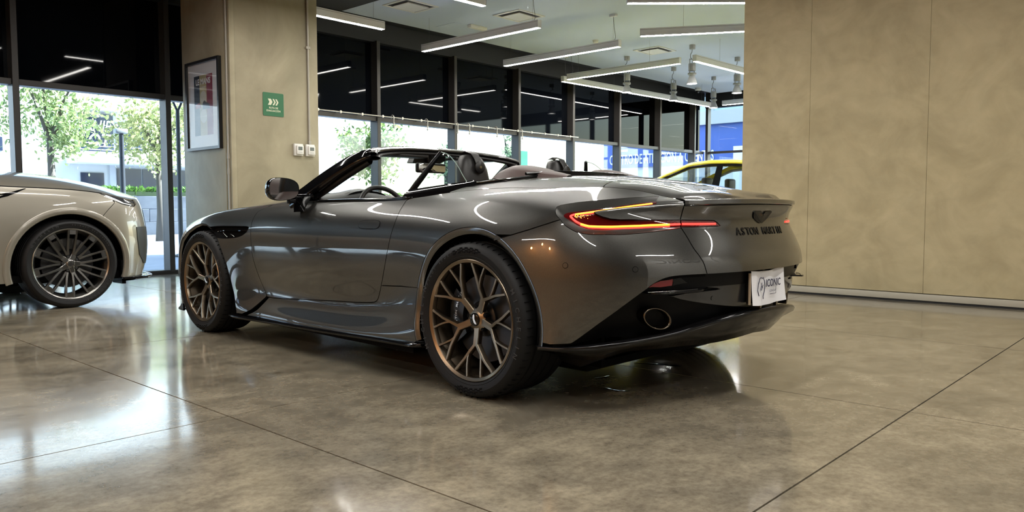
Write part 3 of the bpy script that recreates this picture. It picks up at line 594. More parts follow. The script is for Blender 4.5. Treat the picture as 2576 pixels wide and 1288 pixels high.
# ------------------------------------------------------------------ panels cut out of a parametric surface
def F_belt(u, v, off=0.):
    s, su, sv = surf_eval(PP, u, v, True); n = np.cross(su, sv); n /= np.linalg.norm(n, axis=-1, keepdims=True) + 1e-12
    return s + n * (np.zeros(np.shape(u)) + off)[..., None], n, su, sv
_ue = np.linspace(0, NU - 1, 600); _se, _sue, _sve = surf_eval(PP, _ue, np.full(600, NV - 1 - 1e-6), True)
_mraw = np.clip(_sve[:, 2] / np.where(np.abs(_sve[:, 1]) < 1e-3, -1e-3, _sve[:, 1]), -.6, -.03)
_mr = np.polyfit(_se[_ue >= 12, 0], _mraw[_ue >= 12], 3); _mf = np.polyfit(_se[_ue <= 10, 0], _mraw[_ue <= 10], 3)
_me = np.where(_ue >= 10.5, np.polyval(_mr, _se[:, 0]), np.polyval(_mf, _se[:, 0]))
def edge_at(x, front):
    m = (_ue <= 10.5) if front else (_ue >= 10.5)
    xs, ys, zs, ms = _se[m, 0], _se[m, 1], _se[m, 2], _me[m]; o = np.argsort(xs)
    return np.interp(x, xs[o], ys[o]), np.interp(x, xs[o], zs[o]), np.interp(x, xs[o], ms[o])
ZC_R = np.array([(-.93, .9215), (-.918, .922), (-.85, .938), (-.75, .961), (-.6, .992), (-.4, 1.026), (-.2, 1.047), (0, 1.054), (.2, 1.054), (.5, 1.04)])
ZC_F = np.array([(1.5, .965), (1.95, .962), (2.3, .962), (2.6, .95), (2.9, .915), (3.15, .85), (3.3, .78), (3.42, .692), (3.45, .68)])
def spl(T, x):
    X, Y = T[:, 0], T[:, 1]; d = np.gradient(Y, X); i = np.clip(np.searchsorted(X, x) - 1, 0, len(X) - 2); h = X[i + 1] - X[i]; t = (np.clip(x, X[0], X[-1]) - X[i]) / h
    return (2 * t**3 - 3 * t**2 + 1) * Y[i] + (t**3 - 2 * t**2 + t) * h * d[i] + (-2 * t**3 + 3 * t**2) * Y[i + 1] + (t**3 - t**2) * h * d[i + 1]
def top_z(x, y, front):
    ys, zs, m = edge_at(x, front); zc = spl(ZC_F if front else ZC_R, x); ys = np.maximum(ys, .02); y = np.minimum(np.abs(y), ys)
    dz = zs - zc; B = (m * ys / 2 - dz) / ys**4; A = (dz - B * ys**4) / ys**2
    k = np.clip((ys - .25) / .15, 0, 1)        # near the tip of the plan use a plain parabola
    return zc + k * (A * y**2 + B * y**4) + (1 - k) * dz * (y / ys)**2
def F_top(front):
    def F(x, y, off=0.):
        e = 1e-3; x = np.asarray(x, float); y = np.asarray(y, float); z = top_z(x, y, front)
        sx = np.stack([np.ones_like(x), 0 * x, (top_z(x + e, y, front) - top_z(x - e, y, front)) / (2 * e)], -1)
        sy = np.stack([0 * x, np.ones_like(x), (top_z(x, y + e, front) - top_z(x, y - e, front)) / (2 * e)], -1)
        n = np.cross(sx, sy); n /= np.linalg.norm(n, axis=-1, keepdims=True)
        return np.stack([x, y, z], -1) + n * (np.zeros(np.shape(x)) + off)[..., None], n, sx, sy
    F.plan = True
    return F
F_deck, F_hood = F_top(False), F_top(True)
def densify(poly, F, step=.02, closed=True):
    A = np.array(poly, float); Bn = np.roll(A, -1, 0) if closed else A[1:]; A0 = A if closed else A[:-1]
    pa, pb = F(A0[:, 0], A0[:, 1])[0], F(Bn[:, 0], Bn[:, 1])[0]; K = np.maximum(1, (np.linalg.norm(pa - pb, axis=1) / step).astype(int)); out = []
    for a, b, k in zip(A0, Bn, K): out += [a + (b - a) * t / k for t in range(k)]
    if not closed: out.append(A[-1])
    return np.array(out)
def inside(pts, poly):
    x, y = pts[:, 0], pts[:, 1]; c = np.zeros(len(pts), bool); px, py = poly[:, 0], poly[:, 1]; j = len(poly) - 1
    for i in range(len(poly)):
        k = ((py[i] > y) != (py[j] > y)) & (x < (px[j] - px[i]) * (y - py[i]) / (py[j] - py[i] + 1e-15) + px[i]); c ^= k; j = i
    return c
def smooth_line(pts, n=4): return [tuple(q) for q in catmull([(*p, 0) for p in pts], n)] and [(q[0], q[1]) for q in catmull([(*p, 0) for p in pts], n)]
def panel(name, poly, F, m, parent, off=0., gap=.0024, grid=(.1, .12), sc=3.2, side=1, flange=.012, umax=None, both=False, label=None, thick_edge=True, offfn=None):
    """trim a panel out of surface F along a polygon: shrink by the gap, triangulate, give it true normals and a turned edge"""
    B = densify(poly, F, .016); d = np.diff(np.vstack([B, B[:1]]), axis=0); B = B[np.linalg.norm(d, axis=1) > 1e-6]
    ar = .5 * np.sum(B[:, 0] * np.roll(B[:, 1], -1) - np.roll(B[:, 0], -1) * B[:, 1])
    if ar < 0: B = B[::-1]
    on_c = (B[:, 0] > umax - 1e-3) if umax is not None else np.zeros(len(B), bool)
    if umax is None and getattr(F, 'plan', False): on_c = B[:, 1] < 1e-4
    p, nn, su, sv = F(B[:, 0], B[:, 1]); t = np.roll(p, -1, 0) - np.roll(p, 1, 0); t /= np.linalg.norm(t, axis=1, keepdims=True) + 1e-12
    w = np.cross(nn, t)
    if gap:
        C_ = B.copy()
        a11, a12, a22 = (su * su).sum(1), (su * sv).sum(1), (sv * sv).sum(1); b1, b2 = (su * w).sum(1) * gap, (sv * w).sum(1) * gap; dt = a11 * a22 - a12**2 + 1e-9
        C_ += np.clip(np.stack([(a22 * b1 - a12 * b2) / dt, (a11 * b2 - a12 * b1) / dt], 1), -.06, .06)
        if umax is not None: C_[on_c, 0] = umax
        elif getattr(F, 'plan', False): C_[on_c, 1] = 0
        B = C_
    lo, hi = B.min(0), B.max(0)
    gu, gv = np.meshgrid(np.arange(lo[0], hi[0], grid[0]), np.arange(lo[1], hi[1], grid[1]), indexing='ij'); Q = np.stack([gu.ravel(), gv.ravel()], 1)
    Q = Q[inside(Q, B)]; S2 = np.array([sc, 1.])
    if len(Q):
        a = (B * S2).astype(np.float32); q2 = (Q * S2).astype(np.float32); dmin = np.concatenate([np.sqrt(((q2[k:k + 400, None] - a[None])**2).sum(-1)).min(1) for k in range(0, len(q2), 400)])
        Q = Q[dmin > .45 * grid[1]]
    V = np.vstack([B, Q]) if len(Q) else B; nb = len(B)
    r = delaunay_2d_cdt([Vector((q[0] * sc, q[1])) for q in V], [(i, (i + 1) % nb) for i in range(nb)], [list(range(nb))], 1, 1e-6)
    uv = np.array([(q[0] / sc, q[1]) for q in r[0]]); fc = [list(q) for q in r[2]]
    oo = off if offfn is None else offfn(uv[:, 0], uv[:, 1])
    P3, N3, _, _ = F(uv[:, 0], uv[:, 1], oo)
    verts = list(P3); norms = list(N3); faces = fc
    if flange:
        ob = off if offfn is None else offfn(B[:, 0], B[:, 1])
        pb, nb_, _, _ = F(B[:, 0], B[:, 1], ob); wo = -w; k0 = len(verts); n = len(B)
        verts += list(pb) + list(pb - nb_ * flange); norms += list(wo) + list(wo)
        for i in range(n):
            j = (i + 1) % n
            if on_c[i] and on_c[j]: continue
            faces.append([k0 + i, k0 + n + i, k0 + n + j, k0 + j])
    verts = np.array(verts); norms = np.array(norms)
    if both:
        mv = verts * [1, -1, 1]; mn = norms * [1, -1, 1]; k = len(verts)
        faces = faces + [[k + i for i in q[::-1]] for q in faces]; verts = np.vstack([verts, mv]); norms = np.vstack([norms, mn])
    elif side < 0:
        verts = verts * [1, -1, 1]; norms = norms * [1, -1, 1]; faces = [q[::-1] for q in faces]
    me = me_from(name, verts, faces, True)
    me.normals_split_custom_set_from_vertices([tuple(q) for q in norms])
    return link(name, me, m, parent, label=label)
def strip_on(name, line, F, hw, m, parent, off, side=1, both_edges=False, raise_=None):
    """narrow ribbon following a line on the surface"""
    L = densify(line, F, .02, False); p, nn, _, _ = F(L[:, 0], L[:, 1], off); t = np.gradient(p, axis=0); t /= np.linalg.norm(t, axis=1, keepdims=True) + 1e-12; w = np.cross(nn, t)
    A, B = p - w * hw, p + w * hw
    G_ = np.stack([A, B], 1)
    if raise_: G_ = np.stack([A - nn * raise_, A, B, B - nn * raise_], 1)
    if side < 0: G_ = G_ * [1, -1, 1]
    return grid_mesh(name, G_, m, parent)

def blade_on(name, line, F, base, out, th, m, parent, side=1):
    """thin fin standing off the surface: from depth base to depth out, tapering at both ends"""
    L = densify(line, F, .02, False); n_ = len(L); tp = np.minimum(1, np.minimum(np.arange(n_), np.arange(n_)[::-1]) / (n_ * .25))[:, None]
    p, nn, _, _ = F(L[:, 0], L[:, 1], 0.); t = np.gradient(p, axis=0); t /= np.linalg.norm(t, axis=1, keepdims=True) + 1e-12; w = np.cross(nn, t) * th
    b, o = p + nn * base, p + nn * (base + (out - base) * tp)
    G_ = np.stack([b - w, o - w * .6, o + w * .6, b + w], 1)
    if side < 0: G_ = G_ * [1, -1, 1]
    g = grid_mesh(name, G_, m, parent, smooth=False); return g
# ================================================================== the grey convertible
car = empty('convertible_car', (3.463, 2.530, 0), math.radians(88.367), 'dark grey open-top convertible sports car with bronze wheels, seen from behind', 'car')
m_paint = mat('grey_metallic_paint', (.04, .039, .036), .33, metal=.75, coat=1., coat_rough=.012, coat_ior=1.85)
def _flake():
    n, l, b = nodes(m_paint); t = n.new('ShaderNodeTexNoise'); t.inputs['Scale'].default_value = 900; t.inputs['Detail'].default_value = 1
    g = n.new('ShaderNodeTexCoord'); l.new(g.outputs['Object'], t.inputs['Vector']); r = n.new('ShaderNodeValToRGB')
    r.color_ramp.elements[0].position = .35; r.color_ramp.elements[0].color = (.040, .0393, .0362, 1); r.color_ramp.elements[1].position = .7; r.color_ramp.elements[1].color = (.070, .0685, .063, 1)
    l.new(t.outputs['Fac'], r.inputs[0]); l.new(r.outputs[0], b.inputs['Base Color'])
_flake()
m_gloss = mat('piano_black', (.003, .003, .0035), .06, spec=.4)
m_satin = mat('satin_black_plastic', (.0035, .0035, .004), .40, spec=.16)
m_under = mat('underbody_black', (.004, .004, .0045), .8, spec=.1)
m_chrome = mat('dark_chrome', (.32, .31, .29), .12, metal=1.)
m_carrier = mat('lower_bumper_grey', (.03, .031, .033), .3, metal=.5, coat=1., coat_rough=.02)
def vline(u0, u1, v, n=30): return [(u0 + (u1 - u0) * k / n, v) for k in range(n + 1)]
U = UV; V10 = 9.999
sdF, sdR, sdB = smooth_line(U['doorF']), smooth_line(U['doorR']), smooth_line(U['doorB'])
def nearest_index(line, pt): return int(np.argmin([np.hypot((q[0] - pt[0]) * 3, q[1] - pt[1]) for q in line]))
archR = [q for q in U['archR'] if q[1] > 0.02]; archF = U['archF']
iR = nearest_index(sdR, U['sillR'][0])
doorpoly = sdF + sdB + sdR[1:] + [(sdR[-1][0] - .02, V10)] + vline(sdR[-1][0] - .06, sdF[0][0] + .02, V10)[:-1]
# fender: rear edge is the door line, lower edge the arch, runs forward to the nose seam at u = 2.2
iA0 = 0
fender = [(8.25, .9), (8.30, 1.8)] + sdF[::-1] + [(7.83, V10)] + vline(7.75, 2.25, V10) + [(2.2, 8), (2.15, 6), (2.1, 4), (2.1, 2), (2.1, .05)] + [(2.9, .05)] + archF[::-1] + [(7.35, .05)]
ventline = smooth_line([(5.58, 7.24), (6.1, 7.40), (6.6, 7.48), (7.2, 7.54), (7.60, 7.55), (7.72, 7.48)], 3) + smooth_line([(7.70, 7.30), (7.62, 7.0), (7.45, 6.74), (7.2, 6.56), (6.9, 6.46), (6.5, 6.38), (6.18, 6.38)], 3)
_ar = archF[::-1]; _k0 = [q[0] for q in _ar].index(5.716); _k1 = [q[0] for q in _ar].index(6.135)
fender = [(7.35, .25), (7.75, 1.1), (8.24, 2.45)] + sdF[::-1] + [(7.83, V10)] + vline(7.75, 2.25, V10) + [(2.2, 8), (2.15, 6), (2.1, 4), (2.1, 2), (2.1, .05), (2.9, .05)] + _ar[:_k0] + ventline + _ar[_k1 + 1:-1] + [(7.10, .25)]
iS = nearest_index(archR, U['sillR'][-1]); iB = nearest_index(archR, U['bumpSeam'][0])
bootAtop = [(19.45, V10), (19.56, 9.6), (19.64, 9.2)] + U['bootA']
quarter = sdR[iR:] + [(sdR[-1][0] + .03, V10)] + vline(sdR[-1][0] + .08, 19.40, V10, 60) + bootAtop + U['lensIn'] + [(18.86, 9.2)] + [(18.80, 9.6)] + U['lampOtop'] + U['bumpSeam'][::-1][1:-1] + archR[iS:iB + 1][::-1] + U['sillR'][1:-1][::-1]
bumper = U['bumpSeam'] + U['lampObot'][1:] + U['bootB'] + U['low'][1:] + archR[iB:-1][::-1]
bumper = U['bumpSeam'] + smooth_line(U['lampObot'])[1:] + smooth_line(U['bootB']) + smooth_line(U['low'])[1:] + [q for q in archR[iB:][::-1] if q[1] > .62]
sill = [(7.5, .08), (8.0, 1.2), (8.35, 2.40)] + sdB[2:] + sdR[:iR + 1] + U['sillR'][1:] + [q for q in archR[:iS][::-1]] + [(13.0, .08)] + vline(12.9, 7.6, .08)
boot = bootAtop[:0] + [(19.63, 8.42)] + [q for q in U['bootA'] if q[1] < 8.4] + U['lensBoot'] + smooth_line(U['bootB']) + vline(20.2, 22, 4.22, 12) + [(22, 5), (22, 6), (22, 7), (22, 8), (22, 8.42)] + vline(21.9, 19.75, 8.42, 16)
lip = [(19.45, V10), (19.56, 9.6), (19.64, 9.2), (19.651, 8.86), (19.635, 8.46)] + vline(19.8, 22, 8.46, 16) + [(22, 9), (22, 9.5), (22, V10)] + vline(21.9, 19.55, V10, 16)
nose = [(2.05, .05), (2.05, 2), (2.05, 4), (2.1, 6), (2.15, 8), (2.2, V10)] + vline(2.1, 0, V10, 10) + [(0, 8), (0, 6), (0, 4), (0, 2), (0, .05)] + vline(.2, 1.9, .05, 8)
for s in (1, -1):
    panel('door', doorpoly, F_belt, m_paint, car, side=s)
    panel('front_fender', fender, F_belt, m_paint, car, side=s)
    panel('rear_quarter', quarter, F_belt, m_paint, car, side=s)
    panel('rear_bumper', bumper, F_belt, m_paint, car, side=s)
    panel('side_sill', sill, F_belt, m_paint, car, side=s)
    panel('front_bumper', nose, F_belt, m_paint, car, side=s)
    for ln in (sdF, sdB, sdR, U['sillR'], U['bumpSeam'], bootAtop, smooth_line(U['bootB'])): strip_on('shut_line', ln, F_belt, .008, m_under, car, -.011, side=s)
panel('boot_lid', boot, F_belt, m_paint, car, umax=22., both=True)
_u = np.linspace(19.665, 22, 40)
def lip_mesh():
    G_ = []
    for u in _u:
        P = lambda v: surf_eval(PP, np.array([u]), np.array([v]))[0]
        n = F_belt(np.array([u]), np.array([8.9]))[1][0] * [1, 1, 0]; n /= np.linalg.norm(n); a, b, t = P(8.45), P(8.9), P(V10)
        o = .012 * min(1, (u - 19.5) / .8); k = min(1, (u - 19.5) / 1.2); zl = a[2] + .004; zu = b[2] + .013
        e1 = np.array([b[0], b[1], zl]) + n * o; e2 = np.array([b[0], b[1], zu]) + n * (o - .002); G_.append([a - n * .012, a, e1 - n * .003 + [0, 0, -.001], e1 + [0, 0, .002], e2 - [0, 0, .0025], e2 - n * .004, e2 * .72 + t * .28 + [0, 0, .0015], t])
    G_ = np.array(G_); M_ = G_[::-1][1:] * [1, -1, 1]; G_ = np.concatenate([G_, M_], 0); n, k = G_.shape[:2]
    me = me_from('spoiler_lip', G_.reshape(-1, 3), [(i * k + j, i * k + j + 1, (i + 1) * k + j + 1, (i + 1) * k + j) for i in range(n - 1) for j in range(k - 1)]); me.shade_smooth(); me.set_sharp_from_angle(angle=math.radians(32)); link('spoiler_lip', me, m_paint, car)
lip_mesh()
strip_on('shut_line', vline(19.66, 22, 8.44, 20), F_belt, .008, m_under, car, -.011); strip_on('shut_line', vline(19.66, 22, 8.44, 20), F_belt, .008, m_under, car, -.011, side=-1)
strip_on('shut_line', U['low'][:4], F_belt, .01, m_under, car, -.012)
# top surfaces: boot top, tonneau, bonnet
def edge_xy(u0, u1, n): 
    u = np.linspace(u0, u1, n); p = surf_eval(PP, u, np.full(n, V10)); return [(float(a), float(b)) for a, b, _ in p]
seam = [(-.455, .555), (-.43, .50), (-.40, .38), (-.385, .2), (-.38, .0)]
bt = edge_xy(17.05, 22, 40); bt[-1] = (bt[-1][0], 0.)
panel('boot_top', bt + smooth_line(seam)[::-1], F_deck, m_paint, car, grid=(.03, .03), sc=1., both=True)
front_edge = [(.395, .735), (.33, .675), (.25, .63), (.16, .59), (.09, .545), (.05, .47), (.03, .36), (.02, .2), (.015, 0)]
panel('tonneau_cover', edge_xy(13.15, 17.0, 30) + smooth_line(seam) + smooth_line(front_edge)[::-1], F_deck, m_paint, car, grid=(.03, .03), sc=1., both=True)
hd_ = edge_xy(8.75, 0, 60); hd_[-1] = (hd_[-1][0], 0.)
panel('bonnet', hd_ + [(1.98, 0.), (1.97, .3), (1.93, .55), (1.87, .70)], F_hood, m_paint, car, grid=(.04, .04), sc=1., both=True)
for s in (1, -1):
    strip_on('shut_line', edge_xy(13.2, 21.8, 60), F_deck, .009, m_under, car, -.011, side=s); strip_on('shut_line', smooth_line(seam), F_deck, .009, m_under, car, -.011, side=s)
    strip_on('shut_line', edge_xy(8.7, .3, 60), F_hood, .009, m_under, car, -.011, side=s)
# ---- arch flanges and liners
def arch_ring(name, line, cx_, cz_, s, inner, depth, m):
    L = np.array(line); p, nn, _, _ = F_belt(L[:, 0], L[:, 1], -.001); c = np.array([cx_, 0, cz_]); rad = p - c; rad[:, 1] = 0; rn = rad / np.linalg.norm(rad, axis=1, keepdims=True)
    q0 = p; q1 = p - rn * inner * .55 + np.array([0, -.001, 0]); q2 = p - rn * inner + np.array([0, -.010, 0]); q3 = q2 + np.array([0, -depth, 0]) + rn * .012
    G_ = np.stack([q0, q1, q2], 1); 
    if s < 0: G_ = G_ * [1, -1, 1]
    grid_mesh(name, G_, m, car)
    G2 = np.stack([q2, q2 + rn * .05 - [0, .02, 0], q2 + rn * .05 - [0, depth, 0]], 1)
    if s < 0: G2 = G2 * [1, -1, 1]
    grid_mesh('arch_liner', G2, m_under, car)
for s in (1, -1):
    arch_ring('arch_flange', [q for q in U['archR'] if q[1] > .02], -.005, .365, s, .030, .36, m_paint)
    arch_ring('arch_flange', archF[:7], 2.805, .365, s, .014, .34, m_paint); arch_ring('arch_flange', archF[9:], 2.805, .365, s, .014, .34, m_paint)
# inner wells and underbody boxes added so that no daylight shows through the arches
for s in (1, -1):
    for cx_, w_ in ((0, .60), (2.805, .60)):
        y0, y1 = sorted((s * .58, s * .56)); box('inner_well', (cx_ - .47, y0, .15), (cx_ + .47, y1, .80), m_under, car)
box('floor_pan', (-.40, -.60, .125), (3.30, .60, .16), m_under, car)
box('floor_pan', (.52, -.88, .13), (2.30, .88, .17), m_under, car)
box('engine_bay_block', (2.0, -.56, .16), (3.3, .56, .70), m_under, car)
box('boot_block', (-.52, -.50, .27), (.2, .50, .82), m_under, car)
# ---- black sill blade, splitter
for s in (1, -1):
    pts = [(2.42, .955, .150), (2.30, .965, .150), (1.9, .95, .155), (1.3, .95, .165), (.8, .96, .180), (.45, .975, .190), (.36, .96, .20)]
    G_ = []
    for x, y, z in catmull(pts, 5): G_.append([(x, s * (y - .10), z + .015), (x, s * y, z + .012), (x, s * (y + .004), z + .004), (x, s * (y - .003), z - .006), (x, s * (y - .12), z - .02)])
    grid_mesh('sill_blade', G_, m_gloss, car)
sp = []
for k in range(25):
    t = -1 + 2 * k / 24; y = .87 * t; x = 3.68 - .34 * abs(t)**3.2; sp.append([(x - .25, y, .125), (x, y, .118), (x + .008, y, .112), (x, y, .105), (x - .25, y, .105)])
grid_mesh('front_splitter', sp, m_gloss, car)
for s in (1, -1):
    prism('splitter_winglet', [(3.22, .112), (3.30, .115), (3.305, .128), (3.27, .145), (3.22, .19)], s * .915, s * .93, lambda u, v, d: (u, d, v), m_gloss, car)
# ---- front end pieces (mostly hidden)
panel('grille', [(0, .5), (1.0, .6), (1.25, 2), (1.15, 4.2), (.6, 4.9), (0, 5.0)], F_belt, m_satin, car, off=.004, umax=None, both=True, flange=.004)
for s in (1, -1): panel('headlamp', [(1.75, 7.0), (2.05, 7.4), (2.9, 8.5), (3.0, 9.1), (2.3, 8.9), (1.8, 8.2)], F_belt, mat('headlamp_lens', (.25, .26, .27), .05, coat=1.), car, off=.003, side=s, flange=.004)
# ---- fender vent
for s in (1, -1):
    panel('fender_vent', [(5.5, 7.5), (6.4, 7.75), (7.3, 7.85), (7.95, 7.8), (7.95, 7.0), (7.6, 6.3), (6.9, 6.1), (6.0, 6.1), (5.6, 6.9)], F_belt, m_under, car, off=-.034, gap=0, side=s, flange=0, grid=(.2, .15))
    blade_on('vent_strake', smooth_line([(5.9, 6.98), (6.4, 7.04), (7.0, 7.10), (7.62, 7.2)], 3), F_belt, -.032, -.004, .0035, m_gloss, car, s)
    strip_on('vent_slat', [(6.35, 6.85), (6.6, 6.5)], F_belt, .0025, m_chrome, car, -.02, s, raise_=.004); strip_on('vent_slat', [(6.75, 6.82), (6.95, 6.58)], F_belt, .0025, m_chrome, car, -.02, s, raise_=.004)
# ---- flush door handle: pill outline
hu, hv = U['handle'][0]
def uv_circle(u0, v0, a, b, n=24, sq=2.6):
    p, nn, su, sv = F_belt(np.array([u0]), np.array([v0])); J = np.stack([su[0], sv[0]], 1); e1 = su[0] / np.linalg.norm(su[0]); e2 = np.cross(nn[0], e1); out = []
    for k in range(n):
        t = 2 * PI * k / n; c, s_ = math.cos(t), math.sin(t); r = (abs(c)**sq + abs(s_)**sq)**(-1 / sq)
        d = np.linalg.lstsq(J, e1 * c * r * a + e2 * s_ * r * b, rcond=None)[0]; out.append((u0 + d[0], v0 + d[1]))
    return out
for s in (1, -1):
    panel('handle_recess', uv_circle(hu, hv, .098, .026, 40, 3.5), F_belt, m_under, car, off=.0012, gap=0, side=s, flange=0, grid=(.05, .1))
    panel('door_handle', uv_circle(hu, hv, .095, .023, 40, 3.5), F_belt, m_paint, car, off=.003, gap=0, side=s, flange=.003, grid=(.05, .08))
    for q in U['sensor']:
        panel('sensor_ring', uv_circle(q[0], q[1], .0125, .0125, 24, 2), F_belt, m_under, car, off=.0008, gap=0, side=s, flange=0, grid=(.03, .05))
        panel('parking_sensor', uv_circle(q[0], q[1], .0105, .0105, 24, 2), F_belt, m_paint, car, off=.002, gap=0, side=s, flange=.002, grid=(.03, .05))
# ------------------------------------------------------------------ tail lamps
m_lens = mat('dark_red_lens', (.045, .002, .003), .06, coat=1., emit=(1, .02, .01), estr=.018)  # faint emission stands in for LED light spreading through the lens
m_red = mat('tail_red_light', (.6, .01, .01), .3, emit=(1, .03, .022), estr=2.6); m_amb = mat('tail_amber_light', (.8, .3, .02), .3, emit=(1, .17, .012), estr=3.6)
m_crys = mat('lamp_crystal', (.35, .12, .03), .15, emit=(1, .42, .08), estr=1.3)
for _k in (m_red, m_amb, m_crys, m_lens): _k.cycles.emission_sampling = 'NONE'
lensOut, lensIn = smooth_line(U['lensOut'], 3), smooth_line(U['lensIn'], 3)
def lamp_off(u, v): return -.004 - .016 * np.clip((19.3 - u) / 1.6, 0, 1)
def lens_poly(): return lensOut + lensIn
for s in (1, -1):
    lamp = panel('tail_lamp', lens_poly(), F_belt, m_lens, car, offfn=lamp_off, gap=0, side=s, flange=.0, grid=(.07, .08))
    # painted bevel between body and lens
    outer = smooth_line(U['lampOtop'], 4) + smooth_line(U['lampObot'], 4)[1:]; n = 90
    def rs(L):
        L = np.array(L); P3 = F_belt(L[:, 0], L[:, 1])[0]; d = np.r_[0, np.cumsum(np.linalg.norm(np.diff(P3, axis=0), axis=1))]; d /= d[-1]; t = np.linspace(0, 1, n); return np.stack([np.interp(t, d, L[:, 0]), np.interp(t, d, L[:, 1])], 1)
    A, B = rs(outer), rs(lensOut); a3 = F_belt(A[:, 0], A[:, 1], -.0005)[0]; b3, bn, _, _ = F_belt(B[:, 0], B[:, 1], lamp_off(B[:, 0], B[:, 1]))
    mid = a3 * .5 + b3 * .5 - bn * .0015
    G_ = np.stack([a3, a3 * .75 + b3 * .25 - bn * .001, mid, b3], 1)
    if s < 0: G_ = G_ * [1, -1, 1]
    grid_mesh('lamp_bezel', G_, m_paint, car)
    C_ = np.array(rs(lensIn)); c3 = F_belt(C_[:, 0], C_[:, 1], -.0005)[0]; c4 = F_belt(C_[:, 0], C_[:, 1], lamp_off(C_[:, 0], C_[:, 1]) - .002)[0]
    G_ = np.stack([c3, c4], 1)
    if s < 0: G_ = G_ * [1, -1, 1]
    grid_mesh('lamp_inner_edge', G_, m_gloss, car)
    FL = lambda u, v, off=0.: F_belt(u, v, lamp_off(np.asarray(u, float), np.asarray(v, float)) + off)
    for nm, key, mm, hw in (('light_strip', 'stripTop', m_amb, .0042), ('light_strip', 'stripTip', m_red, .0042), ('light_strip', 'stripBot', m_amb, .0040), ('light_strip', 'stripEnd', m_red, .0040)):
        strip_on(nm, smooth_line(U[key], 4), FL, hw, mm, lamp, .003, s, raise_=.003)
    low = [(u, v - .10) for u, v in U['stripBot']]; strip_on('light_glow_line', smooth_line(low, 4), FL, .0018, m_red, lamp, .002, s, raise_=.002)
    up = [(u + .02, v - .16) for u, v in U['stripTop'][:5]]; strip_on('light_glow_line', smooth_line(up, 4), FL, .002, m_red, lamp, .002, s, raise_=.002)
    bm = bmesh.new(); rnd = random.Random(4)
    for k in range(26):
        t, w_ = rnd.random(), rnd.random(); u_ = 17.22 + .36 * t; v_ = 8.32 - .55 * t * .6 + (w_ - .5) * .45
        if v_ < 7.7: v_ = 7.75
        p = FL(np.array([u_]), np.array([v_]), .0025)[0][0]; p = p * [1, s, 1]
        bmesh.ops.create_icosphere(bm, subdivisions=1, radius=rnd.choice((.0014, .0018, .0026)), matrix=Matrix.Translation(p))
    link('crystal_dots', from_bm('crystal_dots', bm), m_crys, lamp)
    bl_ = panel('boot_lamp', U['lensBoot'], F_belt, m_lens, car, off=-.002, gap=.001, side=s, flange=.004, grid=(.07, .06)); strip_on('light_strip', smooth_line(U['stripBoot'], 4), F_belt, .0042, m_red, bl_, .002, s, raise_=.003)
# ------------------------------------------------------------------ wing badge and lettering
def boot_frame(y, v):
    """frame on the boot face at lateral y: point, across, up, normal"""
    us = np.linspace(19.5, 22, 200); ps = surf_eval(PP, us, np.full(200, v)); u_ = np.interp(-abs(y), -ps[:, 1], us)
    p, nn, su, sv = F_belt(np.array([u_]), np.array([v])); p, nn = p[0].copy(), nn[0].copy()
    if y < 0: p[1] *= -1; nn[1] *= -1
    return p, nn
def boot_z2v(z):
    vs = np.linspace(4, 8, 200); ps = surf_eval(PP, np.full(200, 21.9), vs); return float(np.interp(z, ps[:, 2], vs))
m_badge = mat('badge_black', (.008, .008, .009), .25, metal=.3)
wing = [(-.112, .022), (-.105, .026), (-.02, .0245), (-.012, .016), (0, .014), (.012, .016), (.02, .0245), (.105, .026), (.112, .022), (.10, .006), (.085, -.006), (.06, -.016), (.035, -.024), (.015, -.030), (0, -.027), (-.015, -.030), (-.035, -.024), (-.06, -.016), (-.085, -.006), (-.10, .006)]
def on_boot(y, z, d):
    p, nn = boot_frame(y, boot_z2v(z)); return Vector(p + nn * d)
bm = bmesh.new()
A = [bm.verts.new(on_boot(-a * .78, .838 + b, .0002)) for a, b in wing]; B = [bm.verts.new(on_boot(-a * .78, .838 + b, .005)) for a, b in wing]; bm.faces.new(B)
for i in range(len(wing)): bm.faces.new((A[i], A[(i + 1) % len(wing)], B[(i + 1) % len(wing)], B[i]))
wb_ = link('wings_badge', from_bm('wings_badge', bm), m_badge, car)
bm = bmesh.new()
for s in (1, -1):
    for k in range(5):
        y0 = s * (.014 + k * .0125); add_tube(bm, [on_boot(y0, .838 + .018, .0055), on_boot(y0 * 1.02 + s * .003, .838 - .012 + k * .003, .0055)], .0011, 5)
link('badge_feathers', from_bm('badge_feathers', bm), m_chrome, wb_)
def letters_on_boot(s_, size, z, y_from, y_to, m, name):
    me_parts = []; bm = bmesh.new(); n = len(s_)
    for k, ch in enumerate(s_):
        if ch == ' ': continue
        y = y_from + (y_to - y_from) * k / (n - 1); p, nn = boot_frame(y, boot_z2v(z)); nn = Vector(nn); up = Vector((0, 0, 1)); up = (up - nn * up.dot(nn)).normalized(); ac = up.cross(nn)
        cu = bpy.data.curves.new('g', 'FONT'); cu.body = ch; cu.size = size; cu.extrude = .0015; cu.align_x = 'CENTER'; cu.align_y = 'CENTER'; cu.offset = .0006; cu.resolution_u = 3
        t_ = bpy.data.objects.new('g', cu); COL.objects.link(t_); me = bpy.data.meshes.new_from_object(t_.evaluated_get(bpy.context.evaluated_depsgraph_get())); bpy.data.objects.remove(t_)
        M_ = Matrix(((ac.x, up.x, nn.x, p[0] + nn.x * .002), (ac.y, up.y, nn.y, p[1] + nn.y * .002), (ac.z, up.z, nn.z, p[2] + nn.z * .002), (0, 0, 0, 1))); me.transform(M_); bm.from_mesh(me)
    return link(name, from_bm(name, bm), m, car)
letters_on_boot('ASTON MARTIN', .050, .772, .205, -.205, m_badge, 'boot_lettering')
